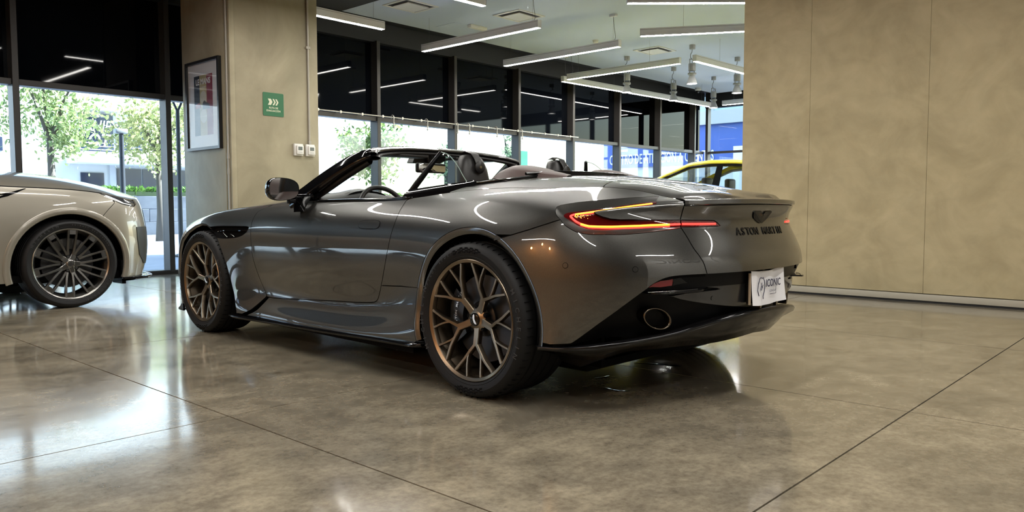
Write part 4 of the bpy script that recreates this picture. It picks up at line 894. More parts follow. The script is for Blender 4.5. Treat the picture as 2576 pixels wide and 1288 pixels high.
# ------------------------------------------------------------------ black lower rear, plate carrier, fin, reflector
val = [(16.95, .35), (16.95, .62), (17.3, .60)] + [(u, v + .12) for u, v in U['low'][::-1][2:]] + vline(20.3, 22, 4.32, 10) + [(22, 3), (22, 2), (22, 1), (22, .3)] + vline(21.8, 17.0, .3, 20)
def val_off(u, v):
    k = np.clip((v - 2.8) / .5, 0, 1); return -.012 - (.080 * (1 - k) + .026 * k) * np.clip((u - 17.0) / .9, 0, 1)
panel('rear_valance', val, F_belt, m_satin, car, offfn=val_off, umax=22., both=True, gap=0, flange=0)
carr = [(19.36, 4.10)] + [(20.1, 4.17), (20.8, 4.2), (21.44, 4.24), (22, 4.24)] + [(22, 3), (22, 2), (22, 1.75)] + [(21.49, 1.78), (20.874, 1.99), (20.5, 2.15), (20.007, 2.38), (19.6, 2.58), (19.30, 2.80)] + [(19.737, 2.95), (20.3, 3.02), (20.622, 3.06), (20.3, 3.22), (19.8, 3.35), (19.45, 3.45)]
panel('plate_carrier', carr, F_belt, m_carrier, car, off=-.042, umax=22., both=True, flange=.055)
for s in (1, -1):
    panel('rear_reflector', U['reflector'], F_belt, mat('reflector_red', (.32, .012, .02), .25, coat=.6), car, off=-.03, side=s, flange=.03, grid=(.06, .06))
    panel('reflector_shroud', U['finblack'], F_belt, m_gloss, car, off=-.028, side=s, flange=.03, grid=(.06, .06))
    blade_on('valance_fin', smooth_line([(18.55, 3.02), (18.8, 3.06), (19.2, 3.10), (19.6, 3.15), (20.1, 3.2), (20.6, 3.24)], 4), F_belt, -.095, .010, .006, m_gloss, car, s)
    strip_on('fin_glint_line', smooth_line([(18.72, 3.14), (19.0, 3.17), (19.4, 3.21), (19.9, 3.27)], 4), F_belt, .0012, m_chrome, car, -.004, s, raise_=.003)
    q_ = (20.45, 2.55); panel('parking_sensor', uv_circle(*q_, .011, .011, 24, 2), F_belt, m_carrier, car, off=-.0395, gap=0, side=s, flange=.003, grid=(.03, .05))
# ------------------------------------------------------------------ diffuser shelf
m_diff = mat('diffuser_gloss_black', (.004, .004, .0045), .12, spec=.45)
dtop = [(-.40, .945, .285), (-.52, .915, .290), (-.66, .84, .308), (-.765, .72, .328), (-.845, .58, .350), (-.895, .47, .374), (-.945, .33, .398), (-.985, .18, .415), (-.995, 0, .420)]
dlow = [(-.38, .90, .262), (-.47, .86, .245), (-.57, .77, .225), (-.675, .66, .262), (-.75, .53, .268), (-.80, .42, .272), (-.86, .28, .274), (-.90, .14, .285), (-.915, 0, .295)]
T_, L_ = np.array(catmull(dtop, 6)), np.array(catmull(dlow, 6)); inn = L_ * [1, .86, 1] + [.16, 0, .02]; tin = T_ * [1, .93, 1] + [.10, 0, -.010]
for s in (1, -1):
    G_ = np.stack([tin, T_ * .3 + tin * .7 + [0, 0, .004], T_ + [0, 0, .004], T_ + [-.006, 0, -.002], T_ * .97 + L_ * .03 + [-.004, 0, -.012], T_ * .5 + L_ * .5 - [.006, 0, 0], L_, inn], 1) * [1, s, 1]
    grid_mesh('rear_diffuser', G_, m_diff, car)
# keel under the rear corner
for s in (1, -1):
    prism('diffuser_strake', [(-.30, .26), (-.36, .19), (-.47, .178), (-.60, .235), (-.66, .27)], s * .70, s * .735, lambda u, v, d: (u, d, v), m_satin, car)
# ------------------------------------------------------------------ exhausts
m_exh = mat('exhaust_bronze', (.16, .13, .10), .2, metal=1.); m_exd = mat('exhaust_bore_shade', (.003, .003, .003), .8, spec=.05)  # flat bore disc coloured black for the shade inside the pipe
for s in (1, -1):
    bm = bmesh.new(); rings = []
    ex = Vector((-.792, s * .615, .411)); ax = Vector((-.80, s * .34, -.05)).normalized(); sd_ = Vector((0, 0, 1)).cross(ax).normalized(); up_ = ax.cross(sd_)
    def ov(a, b, d, n=36): return [bm.verts.new(ex + ax * d + sd_ * math.cos(2 * PI * k / n) * a + up_ * (math.sin(2 * PI * k / n) * b) + up_ * math.cos(2 * PI * k / n) * a * (-.22)) for k in range(n)]
    for a, b, d in ((.066, .044, -.12), (.070, .047, -.01), (.070, .047, .0), (.066, .043, .004), (.061, .039, -.004), (.058, .036, -.06)): rings.append(ov(a, b, d))
    for A, B in zip(rings[:-1], rings[1:]):
        for k in range(36): bm.faces.new((A[k], A[(k + 1) % 36], B[(k + 1) % 36], B[k]))
    tp = link('exhaust_tip', from_bm('exhaust_tip', bm, smooth=True), m_exh, car)
    bm = bmesh.new(); bm.faces.new(ov(.058, .036, -.055)); link('exhaust_bore', from_bm('exhaust_bore', bm), m_exd, tp)
# ------------------------------------------------------------------ plate with paper cover
plate = empty('plate_holder', (-.968, 0, .445), 0, parent=car)
m_plate = mat('dealer_paper', (.86, .86, .90), .5); m_ink = mat('ink_navy', (.02, .022, .06), .6)
lean = .02
box('plate_back', (.0, -.155, .004), (.012, .155, .148), m_gloss, plate)
G_ = []
for i in range(17):
    row = []
    for j in range(9):
        y = .158 - i * .316 / 16; z = -.004 + j * .156 / 8; row.append((-.014 - .004 * math.sin(i * .9) - .006 * (1 - j / 8.)**2 * (1 + math.sin(i * .5)), y + .008 * (j / 8. - .5), z - .006 * math.sin(i / 16. * PI * 1.2)))
    G_.append(row)
grid_mesh('paper_cover', G_, m_plate, plate)
box('paper_edge', (-.012, .158, .0), (-.004, .166, .142), mat('cardboard', (.5, .4, .28), .7), plate)
box('plate_clip', (-.016, .06, -.022), (-.0, .075, -.004), m_chrome, plate); box('plate_clip', (-.016, -.10, -.022), (-.0, -.085, -.004), m_chrome, plate)
text('lettering', 'ICONIC', .049, m_ink, plate, (-.0245, -.035, .088), (PI / 2, 0, -PI / 2), .0004, bold=.0004, sx=.86)
text('lettering', 'GENERA', .015, mat('ink_grey', (.25, .25, .3), .6), plate, (-.0245, -.03, .052), (PI / 2, 0, -PI / 2), .0003, sx=1.2)
box('underline', (-.0246, -.062, .037), (-.0238, -.005, .039), m_ink, plate); box('underline', (-.0246, -.064, .037), (-.0238, -.062, .078), m_ink, plate)
sh = [(.105, .035), (.118, .06), (.112, .09), (.10, .112), (.088, .118), (.078, .112), (.068, .117), (.055, .10), (.050, .075), (.056, .05), (.066, .03), (.064, .018)]
bm = bmesh.new(); add_tube(bm, [(-.0247, y, z + .002) for y, z in sh], .0017, 6); add_tube(bm, [(-.0247, .078, .095), (-.0247, .090, .062)], .0014, 5); add_tube(bm, [(-.0247, .082, .06), (-.0247, .068, .085)], .0014, 5); add_tube(bm, [(-.0247, .086, .078), (-.0247, .07, .074)], .0014, 5)
link('lion_emblem', from_bm('lion_emblem', bm), m_ink, plate)
bm = bmesh.new(); add_box(bm, (-.0, -.10, .152), (.02, .10, .165), .004); add_box(bm, (-.01, .02, .148), (.0, .045, .162)); add_box(bm, (-.01, -.06, .148), (.0, -.035, .162))
link('plate_light_bar', from_bm('plate_light_bar', bm), m_satin, plate)
# ------------------------------------------------------------------ wheels (axis along local y, outer face at y = 0 looking to +y)
m_rub = mat('tyre_rubber', (.0075, .0075, .008), .6, spec=.28); m_rub2 = mat('tyre_lettering', (.038, .038, .039), .5, spec=.3)
m_bron = mat('bronze_alloy', (.235, .19, .14), .30, metal=1.); m_disc = mat('brake_disc_steel', (.06, .06, .062), .45, metal=1.); m_cal = mat('caliper_black', (.012, .012, .013), .3)
m_barr = mat('barrel_bronze_shaded', (.05, .038, .026), .4, metal=.8)  # darker copy of the rim bronze, shade inside the wheel put into colour
m_hubw = mat('hub_emblem_silver', (.75, .75, .75), .3, metal=.6)
def add_bar(bm, pts, dep=.024):
    """pts: (x, z, top_y, half width): a spoke limb with bevelled upper edges"""
    P_ = [Vector((p[0], 0, p[1])) for p in pts]; R_ = []
    for i, p in enumerate(pts):
        a = P_[max(i - 1, 0)]; b = P_[min(i + 1, len(P_) - 1)]; t = (b - a).normalized(); w = Vector((-t.z, 0, t.x)); y, h = p[2], p[3]
        R_.append([bm.verts.new(P_[i] + w * k * h + Vector((0, y + d, 0))) for k, d in ((-1.15, -dep), (-1, -.004), (-.72, 0), (.72, 0), (1, -.004), (1.15, -dep))])
    for A, B in zip(R_[:-1], R_[1:]):
        for k in range(6): bm.faces.new((A[k], A[(k + 1) % 6], B[(k + 1) % 6], B[k]))
    bm.faces.new(R_[0]); bm.faces.new(R_[-1][::-1])
def arc_text(s_, r, a0, da, size, m, parent, y, name='tyre_lettering', flip=False):
    bm = bmesh.new()
    for k, ch in enumerate(s_):
        if ch == ' ': continue
        cu = bpy.data.curves.new('g', 'FONT'); cu.body = ch; cu.size = size; cu.extrude = .0006; cu.align_x = 'CENTER'; cu.align_y = 'CENTER'; cu.offset = .0004; cu.resolution_u = 2
        t_ = bpy.data.objects.new('g', cu); COL.objects.link(t_); me = bpy.data.meshes.new_from_object(t_.evaluated_get(bpy.context.evaluated_depsgraph_get())); bpy.data.objects.remove(t_)
        a = math.radians(a0 + da * k)        # clockwise angle from the top as seen from outside (+y, so right is -x)
        p = Vector((-r * math.sin(a), y, r * math.cos(a))); up = Vector((-math.sin(a), 0, math.cos(a))); nn = Vector((0, 1, 0)); ac = up.cross(nn)
        M_ = Matrix(((ac.x, up.x, nn.x, p.x), (ac.y, up.y, nn.y, p.y), (ac.z, up.z, nn.z, p.z), (0, 0, 0, 1))); me.transform(M_); bm.from_mesh(me)
    o = link(name, from_bm(name, bm), m, parent); o['kind'] = 'stuff'; return o
def tyre_profile(R, w, rb, ng=4):
    pr = [(rb, -.010), (rb + .006, .0), (rb + .016, .005), (rb + .018, .0035), (rb + .022, .006), ((rb + R) / 2 + .005, .010), (R - .024, .006), (R - .012, -.004), (R - .0045, -.018), (R - .0005, -.038)]
    y0, y1 = -.045, -w + .045
    for k in range(ng):
        yc = y0 + (y1 - y0) * (k + .5) / ng; pr += [(R, yc + .0085), (R - .007, yc + .0065), (R - .007, yc - .0065), (R, yc - .0085)]
    pr += [(R - .0005, -w + .038), (R - .0045, -w + .018), (R - .014, -w + .002), (R - .04, -w - .004), (rb + .01, -w + .006), (rb, -w + .014)]
    return pr
def sports_wheel(parent, x, y, z, w, rot, steer=0.):
    wh = empty('wheel', (x, y, z), steer, parent=parent)
    R, rb = .3625, .2815
    ty = lathe('tyre', tyre_profile(R, w, rb), m_rub, wh, 96, 'y', angle=28)
    # shallow cross cuts in the shoulder
    bm = bmesh.new(); n = 60
    for k in range(n):
        a = 2 * PI * k / n; M_ = Matrix.Rotation(a, 4, 'Y'); add_box(bm, (-.0009, -.050, R - .0065), (.0009, -.014, R + .0002), mtx=M_)
    link('tread_cuts', from_bm('tread_cuts', bm), m_under, ty)['kind'] = 'stuff'
    arc_text('MICHELIN', .328, 62, 7.2, .034, m_rub2, ty, .0096); arc_text('PILOT SPORT S 5', .322, -62, 4.2, .018, m_rub2, ty, .0096)
    arc_text('MICHELIN', .328, 242, 7.2, .034, m_rub2, ty, .0096)
    bm = bmesh.new()
    for a0 in (-16, 164):
        for k in range(11):
            for j in range(4):
                if (k + j) % 2: continue
                if j == 0 and k > 8 or j == 3 and k < 2: continue
                a = math.radians(a0 + k * 3.0); r0 = .313 + j * .0065; M_ = Matrix.Rotation(-a, 4, 'Y')
                add_box(bm, (-r0 * math.radians(1.5), .008, r0), (r0 * math.radians(1.5), .0104, r0 + .0065), mtx=M_)
    link('chequer_marks', from_bm('chequer_marks', bm), m_under, ty)['kind'] = 'stuff'
    lathe('rim', [(.262, -.022), (.268, -.006), (.276, -.002), (.2815, .0015), (.2845, -.001), (.2845, -.012), (.270, -.03), (.264, -.034)], m_bron, wh, 72, 'y', close=True, angle=30)
    lathe('rim_barrel', [(.272, -.03), (.255, -.06), (.248, -.12), (.262, -w + .03), (.282, -w + .012), (.279, -w + .008), (.252, -w + .05), (.243, -.13), (.247, -.06), (.262, -.03)], m_barr, wh, 72, 'y', close=True, angle=30)
    bm = bmesh.new()
    for k in range(5):
        th = math.radians(rot + 72 * k)
        def pt(r, d): a = th + math.radians(d); return (-r * math.sin(a), r * math.cos(a))
        for s in (-1, 1):
            mid = pt(.118, s * 3.5); add_bar(bm, [(*pt(.038, s * 9), -.046, .013), (*pt(.075, s * 4.5), -.040, .011), (*mid, -.031, .0105), (*pt(.150, s * 13), -.022, .0085), (*pt(.20, s * 20.5), -.013, .0072), (*pt(.266, s * 28), -.006, .0065)])
            add_bar(bm, [(*pt(.155, s * 14), -.0225, .005), (*pt(.185, s * 14), -.017, .0055), (*pt(.22, s * 12.2), -.011, .0055), (*pt(.266, s * 9.8), -.006, .0055)], .018)
    link('spokes', from_bm('spokes', bm, angle=30), m_bron, wh)
    lathe('hub', [(0, -.040), (.030, -.040), (.036, -.043), (.058, -.052), (.062, -.075), (.05, -.10), (0, -.10)], m_bron, wh, 40, 'y')
    cp = lathe('hub_cap', [(0, -.0325), (.026, -.0335), (.031, -.037), (.032, -.043)], m_gloss, wh, 36, 'y')
    bm = bmesh.new()
    for s in (-1, 1):
        pl = [(0, .004), (s * .020, .0095), (s * .025, .009), (s * .021, .0), (s * .012, -.005), (0, -.006)]; c_, q_ = math.cos(math.radians(rot + 40)), math.sin(math.radians(rot + 40))
        add_prism(bm, [(u * c_ - v * q_, u * q_ + v * c_) for u, v in pl], -.0332, -.0318, lambda u, v, d: (u, d, v))
    link('wing_emblem', from_bm('wing_emblem', bm), m_hubw, cp)
    _b = None
    for k in range(5):
        a = math.radians(rot + 36 + 72 * k); px, pz = -.057 * math.sin(a), .057 * math.cos(a)
        if _b is None: _b = lathe('wheel_bolt', [(0, -.049), (.009, -.049), (.011, -.052), (.011, -.075)], m_under, wh, 12, 'y', loc=(px, 0, pz))
        else: clone(_b, wh, (px, 0, pz))
    dk = lathe('brake_disc', [(.085, -.105), (.205, -.105), (.207, -.108), (.207, -.132), (.085, -.132)], m_disc, wh, 64, 'y', close=True)
    lathe('disc_bell', [(0, -.085), (.075, -.085), (.085, -.09), (.085, -.13)], m_cal, dk, 40, 'y')
    bm = bmesh.new(); add_lathe(bm, [(.125, -.078), (.213, -.076), (.222, -.084), (.222, -.15), (.213, -.158), (.125, -.150)], 22, 'y', close=True, a0=math.radians(-38), a1=math.radians(38))
    bm.faces.ensure_lookup_table()
    ca = link('brake_caliper', from_bm('brake_caliper', bm, angle=40), m_cal, wh); return wh, ca
WHEELS = []
for sx, w, rt in ((0., .325, 31), (2.805, .275, -4)):
    for s in (1, -1):
        wh, ca = sports_wheel(car, sx, s * .9705, .3625, w, rt if s > 0 else 14, 0. if s > 0 else PI); WHEELS.append(wh)
        ca.rotation_euler = (0, 0 if s > 0 else PI, 0) if sx == 0 else (0, PI if s > 0 else 0, 0)
        if sx == 0 and s > 0:
            tx = arc_text('ASTON MARTIN', .17, -104, 5.1, .020, m_hubw, ca, -.074, 'caliper_lettering')
# ------------------------------------------------------------------ windscreen, quarter windows, mirror
m_trim = mat('mauve_leather', (.075, .050, .046), .5); m_leab = mat('black_leather', (.014, .013, .013), .45)
m_wglass = glass_mat('car_glass', (.90, .94, .93), .8)
base_c = np.array(catmull([(1.73, .80, .940), (1.84, .66, .952), (1.95, .40, .968), (2.0, 0, .975), (1.95, -.40, .968), (1.84, -.66, .952), (1.73, -.80, .940)], 6))
head_c = np.array(catmull([(1.235, .635, 1.205), (1.30, .55, 1.236), (1.365, .32, 1.262), (1.385, 0, 1.270), (1.365, -.32, 1.262), (1.30, -.55, 1.236), (1.235, -.635, 1.205)], 6))
rows = []
for t in np.linspace(0, 1, 9): rows.append(base_c * (1 - t) + head_c * t + np.array([.03, 0, .035]) * math.sin(PI * t))
grid_mesh('windscreen', np.array(rows) + np.array([0, 0, -.006]), m_wglass, car)
def sweep_section(name, pts, secs, m, ups):
    """pts along, secs: list of (a, b) half axes, ups: direction of the first axis"""
    R_ = []; n = 14; P_ = np.array(pts, float)
    for i in range(len(P_)):
        t = P_[min(i + 1, len(P_) - 1)] - P_[max(i - 1, 0)]; t /= np.linalg.norm(t); u = np.array(ups[i], float); u -= t * (u @ t); u /= np.linalg.norm(u); w = np.cross(t, u); a, b = secs[i]
        R_.append([P_[i] + u * a * math.copysign(abs(math.cos(k * 2 * PI / n))**.8, math.cos(k * 2 * PI / n)) + w * b * math.copysign(abs(math.sin(k * 2 * PI / n))**.8, math.sin(k * 2 * PI / n)) for k in range(n)])
    return grid_mesh(name, np.array(R_), m, car, wrap=True)
for s in (1, -1):
    pts = catmull([(1.80, s * .815, .915), (1.70, s * .79, .968), (1.55, s * .745, 1.055), (1.38, s * .69, 1.145), (1.262, s * .648, 1.192), (1.222, s * .625, 1.203)], 5); n = len(pts)
    sweep_section('windscreen_pillar', pts, [(.060 * (1 - .52 * (k / (n - 1))**2.5), .028 * (1 - .5 * (k / (n - 1))**2.5)) for k in range(n)], m_gloss, [(.55, -s * .35, .75)] * n)
    ip = catmull([(1.74, s * .755, .93), (1.60, s * .71, 1.0), (1.42, s * .66, 1.095), (1.26, s * .61, 1.175)], 5); n = len(ip)
    sweep_section('pillar_trim', ip, [(.040, .025)] * n, m_leab, [(.5, -s * .5, .7)] * n)
n = len(head_c); hc = head_c + np.array([-.02, 0, -.004])
sweep_section('windscreen_header', hc, [(.048 - .010 * abs(1 - 2 * k / (n - 1)), .0135) for k in range(n)], m_paint, [(-.96, 0, -.16)] * n)
hi_ = hc + np.array([-.002, 0, -.024]); hi_[:, 1] *= .97
sweep_section('header_trim', hi_, [(.040, .013)] * n, m_leab, [(-.95, 0, -.2)] * n)
for s in (1, -1): box('sun_visor', (1.30, min(s * .12, s * .5), 1.205), (1.42, max(s * .12, s * .5), 1.222), m_leab, car, bev=.006)
# mirror cluster
rv = empty('rear_view_mirror', (1.42, .0, 1.15), 0, parent=car)
bm = bmesh.new(); add_box(bm, (-.012, -.125, -.035), (.02, .125, .032), .014, seg=3); link('mirror_shell', from_bm('mirror_shell', bm, smooth=True), m_leab, rv)
box('mirror_glass', (-.0145, -.115, -.027), (-.0125, .115, .025), mat('mirror_silver', (.75, .76, .74), .04, metal=1.), rv, bev=.0005)
box('mirror_stem', (.0, -.02, .03), (.06, .02, .085), m_leab, rv, bev=.006)
prism('sensor_housing', [(-.13, 0), (-.09, .075), (.15, .075), (.17, .03), (.1, 0)], .03, .10, lambda u, v, d: (d, -u, v + .03), m_leab, rv, bev=.004)
# quarter window: front seal strut and curved glass
for s in (1, -1):
    P0, P1 = Vector((.715, s * .775, .930)), Vector((.592, s * .622, 1.182)); Q = [(.592, .622, 1.182), (.525, .625, 1.162), (.446, .635, 1.104), (.383, .65, 1.045), (.33, .66, 1.0)]
    strut = []
    bm = bmesh.new()
    add_tube(bm, [P0 + Vector((.01, 0, -.02)), P0.lerp(P1, .33), P0.lerp(P1, .66), P1], [.017, .0155, .014, .011], 8); link('window_seal', from_bm('window_seal', bm, smooth=True), m_satin, car)
    tube('window_seal', [P0 + Vector((-.03, 0, 0)), P0.lerp(P1, .5) + Vector((-.016, 0, -.006)), P1 + Vector((-.004, 0, -.003))], .006, m_gloss, car, 6)
    gl = [P0.lerp(P1, t / 8) for t in range(9)]; rr = catmull([(x, s * y, z) for x, y, z in Q], 4); rr = [Vector(q) for q in rr]
    botm = [P0.lerp(rr[-1], t / 8) for t in range(9)]
    vs = [P1] + rr[1:] ; poly = gl + [Vector(q) for q in rr[1:]] + botm[::-1][1:-1]
    bm = bmesh.new(); bm.faces.new([bm.verts.new(q) for q in poly]); bmesh.ops.triangulate(bm, faces=bm.faces); link('quarter_glass', from_bm('quarter_glass', bm), m_wglass, car)
    tube('glass_edge', rr, .0024, mat('glass_edge_green', (.25, .33, .30), .2), car, 6)
    # black apron under the glass
    ap = []
    for t in range(13):
        k = t / 12; lowp = Vector((.735 - .47 * k, s * (.79 - .135 * k), .922 + .028 * k + .058 * k * k)); up = P0.lerp(rr[-1], k) + Vector((-.02, -s * .012, .050 * (1 - .55 * k)))
        ap.append([lowp + Vector((0, s * .006, -.004)), lowp * .5 + up * .5 + Vector((0, s * .006, 0)), up, up + Vector((0, -s * .03, -.01)), lowp + Vector((0, -s * .06, -.03))])
    grid_mesh('quarter_apron', ap, m_gloss, car)
    # waist trim along the door and round the cockpit
    wt = [Vector(surf_eval(PP, np.array([u]), np.array([V10]))[0]) for u in np.linspace(8.9, 12.0, 24)]
    bm = bmesh.new(); add_tube(bm, [Vector((q.x, s * q.y, q.z + .004)) for q in wt], .0085, 6); link('waist_trim', from_bm('waist_trim', bm, smooth=True), m_gloss, car)
    bm = bmesh.new(); add_tube(bm, [Vector((q.x, s * (q.y - .012), q.z + .006)) for q in wt], .003, 6); link('chrome_strip', from_bm('chrome_strip', bm, smooth=True), m_chrome, car)
    dt = [[(q.x, s * (q.y - .015), q.z - .004), (q.x, s * (q.y - .05), q.z + .016), (q.x, s * (q.y - .11), q.z + .012), (q.x, s * (q.y - .13), q.z - .03), (q.x, s * (q.y - .13), .45)] for q in wt]
    grid_mesh('door_top_trim', dt, m_trim, car)
    fe = [(x, s * y, float(top_z(np.array([x]), np.array([y]), False)[0]) + .006) for x, y in smooth_line([(.70, .785)] + front_edge)]
    fe[0] = (.70, s * .785, .928)
    fe = [(.285 + 0, s * .645, 1.008)] + [q for q in fe if q[0] < .27]
    tube('cockpit_trim', fe, .0065, m_gloss, car, 8)
    tube('cockpit_chrome', [(x, y * 1.006, z + .002) for x, y, z in fe], .003, m_chrome, car, 6)
# exterior mirrors
def mirror(s):
    r = empty('door_mirror', (1.575, s * 1.0, .995), 0, parent=car)
    def egg(h, k):  # section outline in y-z
        out = []
        for i in range(28):
            a = 2 * PI * i / 28; c_, q_ = math.cos(a), math.sin(a); rr = (abs(c_)**2.7 + abs(q_)**2.7)**(-1 / 2.7)
            out.append((c_ * rr * .100 * k, q_ * rr * .068 * k * (1 + .12 * c_)))
        return out
    G_ = []
    for d, k in ((.0, .97), (.012, 1.0), (.035, 1.0), (.07, .90), (.10, .70), (.118, .42), (.124, .05)): G_.append([(d, s * u + s * .02 * d * 0, v) for u, v in egg(0, k)])
    hs = grid_mesh('mirror_shell', np.array(G_), m_gloss, r, wrap=True)
    bm = bmesh.new(); bm.faces.new([bm.verts.new((.003, s * u * .95, v * .95)) for u, v in egg(0, 1)]); link('mirror_glass', from_bm('mirror_glass', bm), mat('side_mirror_glass', (.50, .51, .50), .03, metal=1.), r)
    bm = bmesh.new()
    add_tube(bm, [(.035, -s * .04, -.035), (.03, -s * .09, -.052), (.02, -s * .15, -.048), (.02, -s * .20, -.040)], [.030, .024, .020, .016], 12)
    A = [bm.verts.new(Vector((x, -s * .105 - s * (.06 + z) * .35, z))) for x, z in ((.075, -.045), (-.035, -.045), (-.022, -.085), (.0, -.135), (.035, -.138), (.06, -.085))]
    B = [bm.verts.new(v.co + Vector((0, -s * .045, 0))) for v in A]; bm.faces.new(A); bm.faces.new(B[::-1])
    for k in range(6): bm.faces.new((A[k], A[(k + 1) % 6], B[(k + 1) % 6], B[k]))
    link('mirror_arm', from_bm('mirror_arm', bm, angle=50), m_gloss, r)
    bm = bmesh.new(); add_box(bm, (-.005, min(-s * .075, -s * .03), -.085), (.035, max(-s * .075, -s * .03), -.06), .006); link('camera_pod', from_bm('camera_pod', bm, smooth=True), m_satin, r)
    return r
for s in (1, -1):
    mirror(s)
    # black sail panel at the pillar foot
    prism('sail_panel', [(1.86, .935), (1.60, .935), (1.565, .955), (1.61, 1.04), (1.70, .99), (1.80, .95)], s * .772, s * .792, lambda u, v, d: (u, d - s * (v - .93) * .35, v), m_gloss, car, bev=.003)
# ------------------------------------------------------------------ interior
box('cockpit_floor', (.35, -.74, .16), (1.9, .74, .19), m_leab, car)
box('rear_bulkhead', (.30, -.62, .2), (.40, .62, .985), m_leab, car, bev=.02)
G_ = []
for i in range(21):
    y = -.74 + i * .074; hump = .045 * math.exp(-((y - .37) / .17)**2); G_.append([(2.0, y, .955), (1.86, y, .968 + hump * .5), (1.72, y, .966 + hump), (1.62, y, .945 + hump * .8), (1.58, y, .90), (1.60, y, .5)])
grid_mesh('dashboard', G_, m_leab, car)
bin_ = []
for i in range(13):
    a = PI * i / 12; bin_.append([(1.80, .37 + .155 * math.cos(a), .955 + .030 * math.sin(a)), (1.66, .37 + .165 * math.cos(a), .952 + .052 * math.sin(a)), (1.63, .37 + .16 * math.cos(a), .95 + .046 * math.sin(a))])
grid_mesh('instrument_hood', bin_, m_leab, car)
sw = empty('steering_wheel', (1.43, .38, .86), 0, parent=car); sw.rotation_euler = (0, math.radians(-66), 0)
bm = bmesh.new(); add_tube(bm, [(.168 * math.cos(2 * PI * k / 40) * (.93 if math.cos(2 * PI * k / 40) < -.6 else 1), .178 * math.sin(2 * PI * k / 40), 0) for k in range(40)], .0155, 10, closed=True); link('rim', from_bm('rim', bm, smooth=True), m_leab, sw)
bm = bmesh.new()
for a in (90, -90, 180): add_tube(bm, [(0, 0, -.02), (.16 * math.cos(math.radians(a)), .16 * math.sin(math.radians(a)), 0)], [.03, .018], 8)
link('spokes', from_bm('spokes', bm, smooth=True), m_leab, sw); lathe('boss', [(0, .0), (.05, -.005), (.065, -.02), (.06, -.06), (0, -.06)], m_leab, sw, 24)
def seat(s):
    y = s * .375; r = empty('seat', (.62, y, .2), 0, parent=car)
    def slab(name, secs, m):
        G2 = []
        for x, z, hw, ht, tilt in secs:
            row = []
            for k in range(16):
                a = 2 * PI * k / 16; c_, q_ = math.cos(a), math.sin(a); rr = (abs(c_)**4 + abs(q_)**4)**(-.25); row.append((x + q_ * rr * ht, c_ * rr * hw, z + q_ * rr * ht * tilt))
            G2.append(row)
        return grid_mesh(name, np.array(G2), m, r, wrap=True)
    slab('backrest', [(.12, .05, .22, .06, 0), (.10, .2, .245, .07, 0), (.05, .45, .25, .065, 0), (.02, .62, .22, .06, 0), (.0, .74, .16, .055, 0), (-.005, .80, .10, .045, 0), (-.005, .81, .02, .01, 0)], m_trim)
    box('cushion', (.08, -.25, 0), (.62, .25, .14), m_trim, r, bev=.04, seg=3)
    hr = slab('headrest', [(-.02, .79, .105, .045, 0), (-.018, .83, .106, .048, 0), (-.008, .90, .096, .046, 0), (.004, .945, .080, .043, 0), (.012, .972, .058, .038, 0), (.016, .982, .030, .024, 0), (.016, .984, .01, .01, 0)], m_leab)
    bm = bmesh.new()
    stx = []
    for q, (x, z) in enumerate(((.06, .985), (.02, 1.0), (-.03, .985), (-.055, .95), (-.070, .915))): stx.append([(x, -.036 + .004 * q, z), (x - .004, 0, z + .003), (x, .036 - .004 * q, z)])
    st = grid_mesh('headrest_strap', stx, m_leab, r)
    bm = bmesh.new(); add_lathe(bm, [(0, -.006), (.034, -.004), (.036, .0), (.030, .004), (0, .004)], 24, 'x', (-.073, 0, .908)); link('strap_end', from_bm('strap_end', bm, smooth=True), m_leab, st)
    lathe('snap_button', [(0, -.0815), (.008, -.081), (.0095, -.078), (.0095, -.074)], m_chrome, st, 16, 'x', (0, 0, .908))
    return r
for s in (1, -1): seat(s)
for s in (1, -1):   # leather buttresses behind the seats, tapering back into the tonneau
    G_ = []
    for x, zt, hw in ((.36, 1.0, .15), (.335, 1.055, .165), (.30, 1.092, .17), (.25, 1.108, .17), (.20, 1.106, .165), (.12, 1.092, .15), (.04, 1.072, .125), (-.04, 1.055, .09), (-.09, 1.045, .05)):
        row = []
        for k in range(15):
            t = -1 + 2 * k / 14; row.append((x, s * .345 + t * hw, 1.02 + (zt - 1.02) * max(0, 1 - abs(t)**2.6)**.6 - (.03 if abs(t) > .99 else 0)))
        G_.append(row)
    grid_mesh('headrest_buttress', G_, m_trim, car)
G_ = [[(.40, y, .97), (.34, y, 1.018), (.20, y, 1.030), (.04, y, 1.052 - .05 * (abs(y) / .6)**2)] for y in np.linspace(-.60, .60, 15)]
grid_mesh('rear_shelf', G_, m_trim, car)
tube('wind_deflector_bar', catmull([(.06, .52, 1.052), (.04, .3, 1.066), (.035, 0, 1.07), (.04, -.3, 1.066), (.06, -.52, 1.052)], 5), .008, m_gloss, car, 8)
# ================================================================== the beige SUV on the left

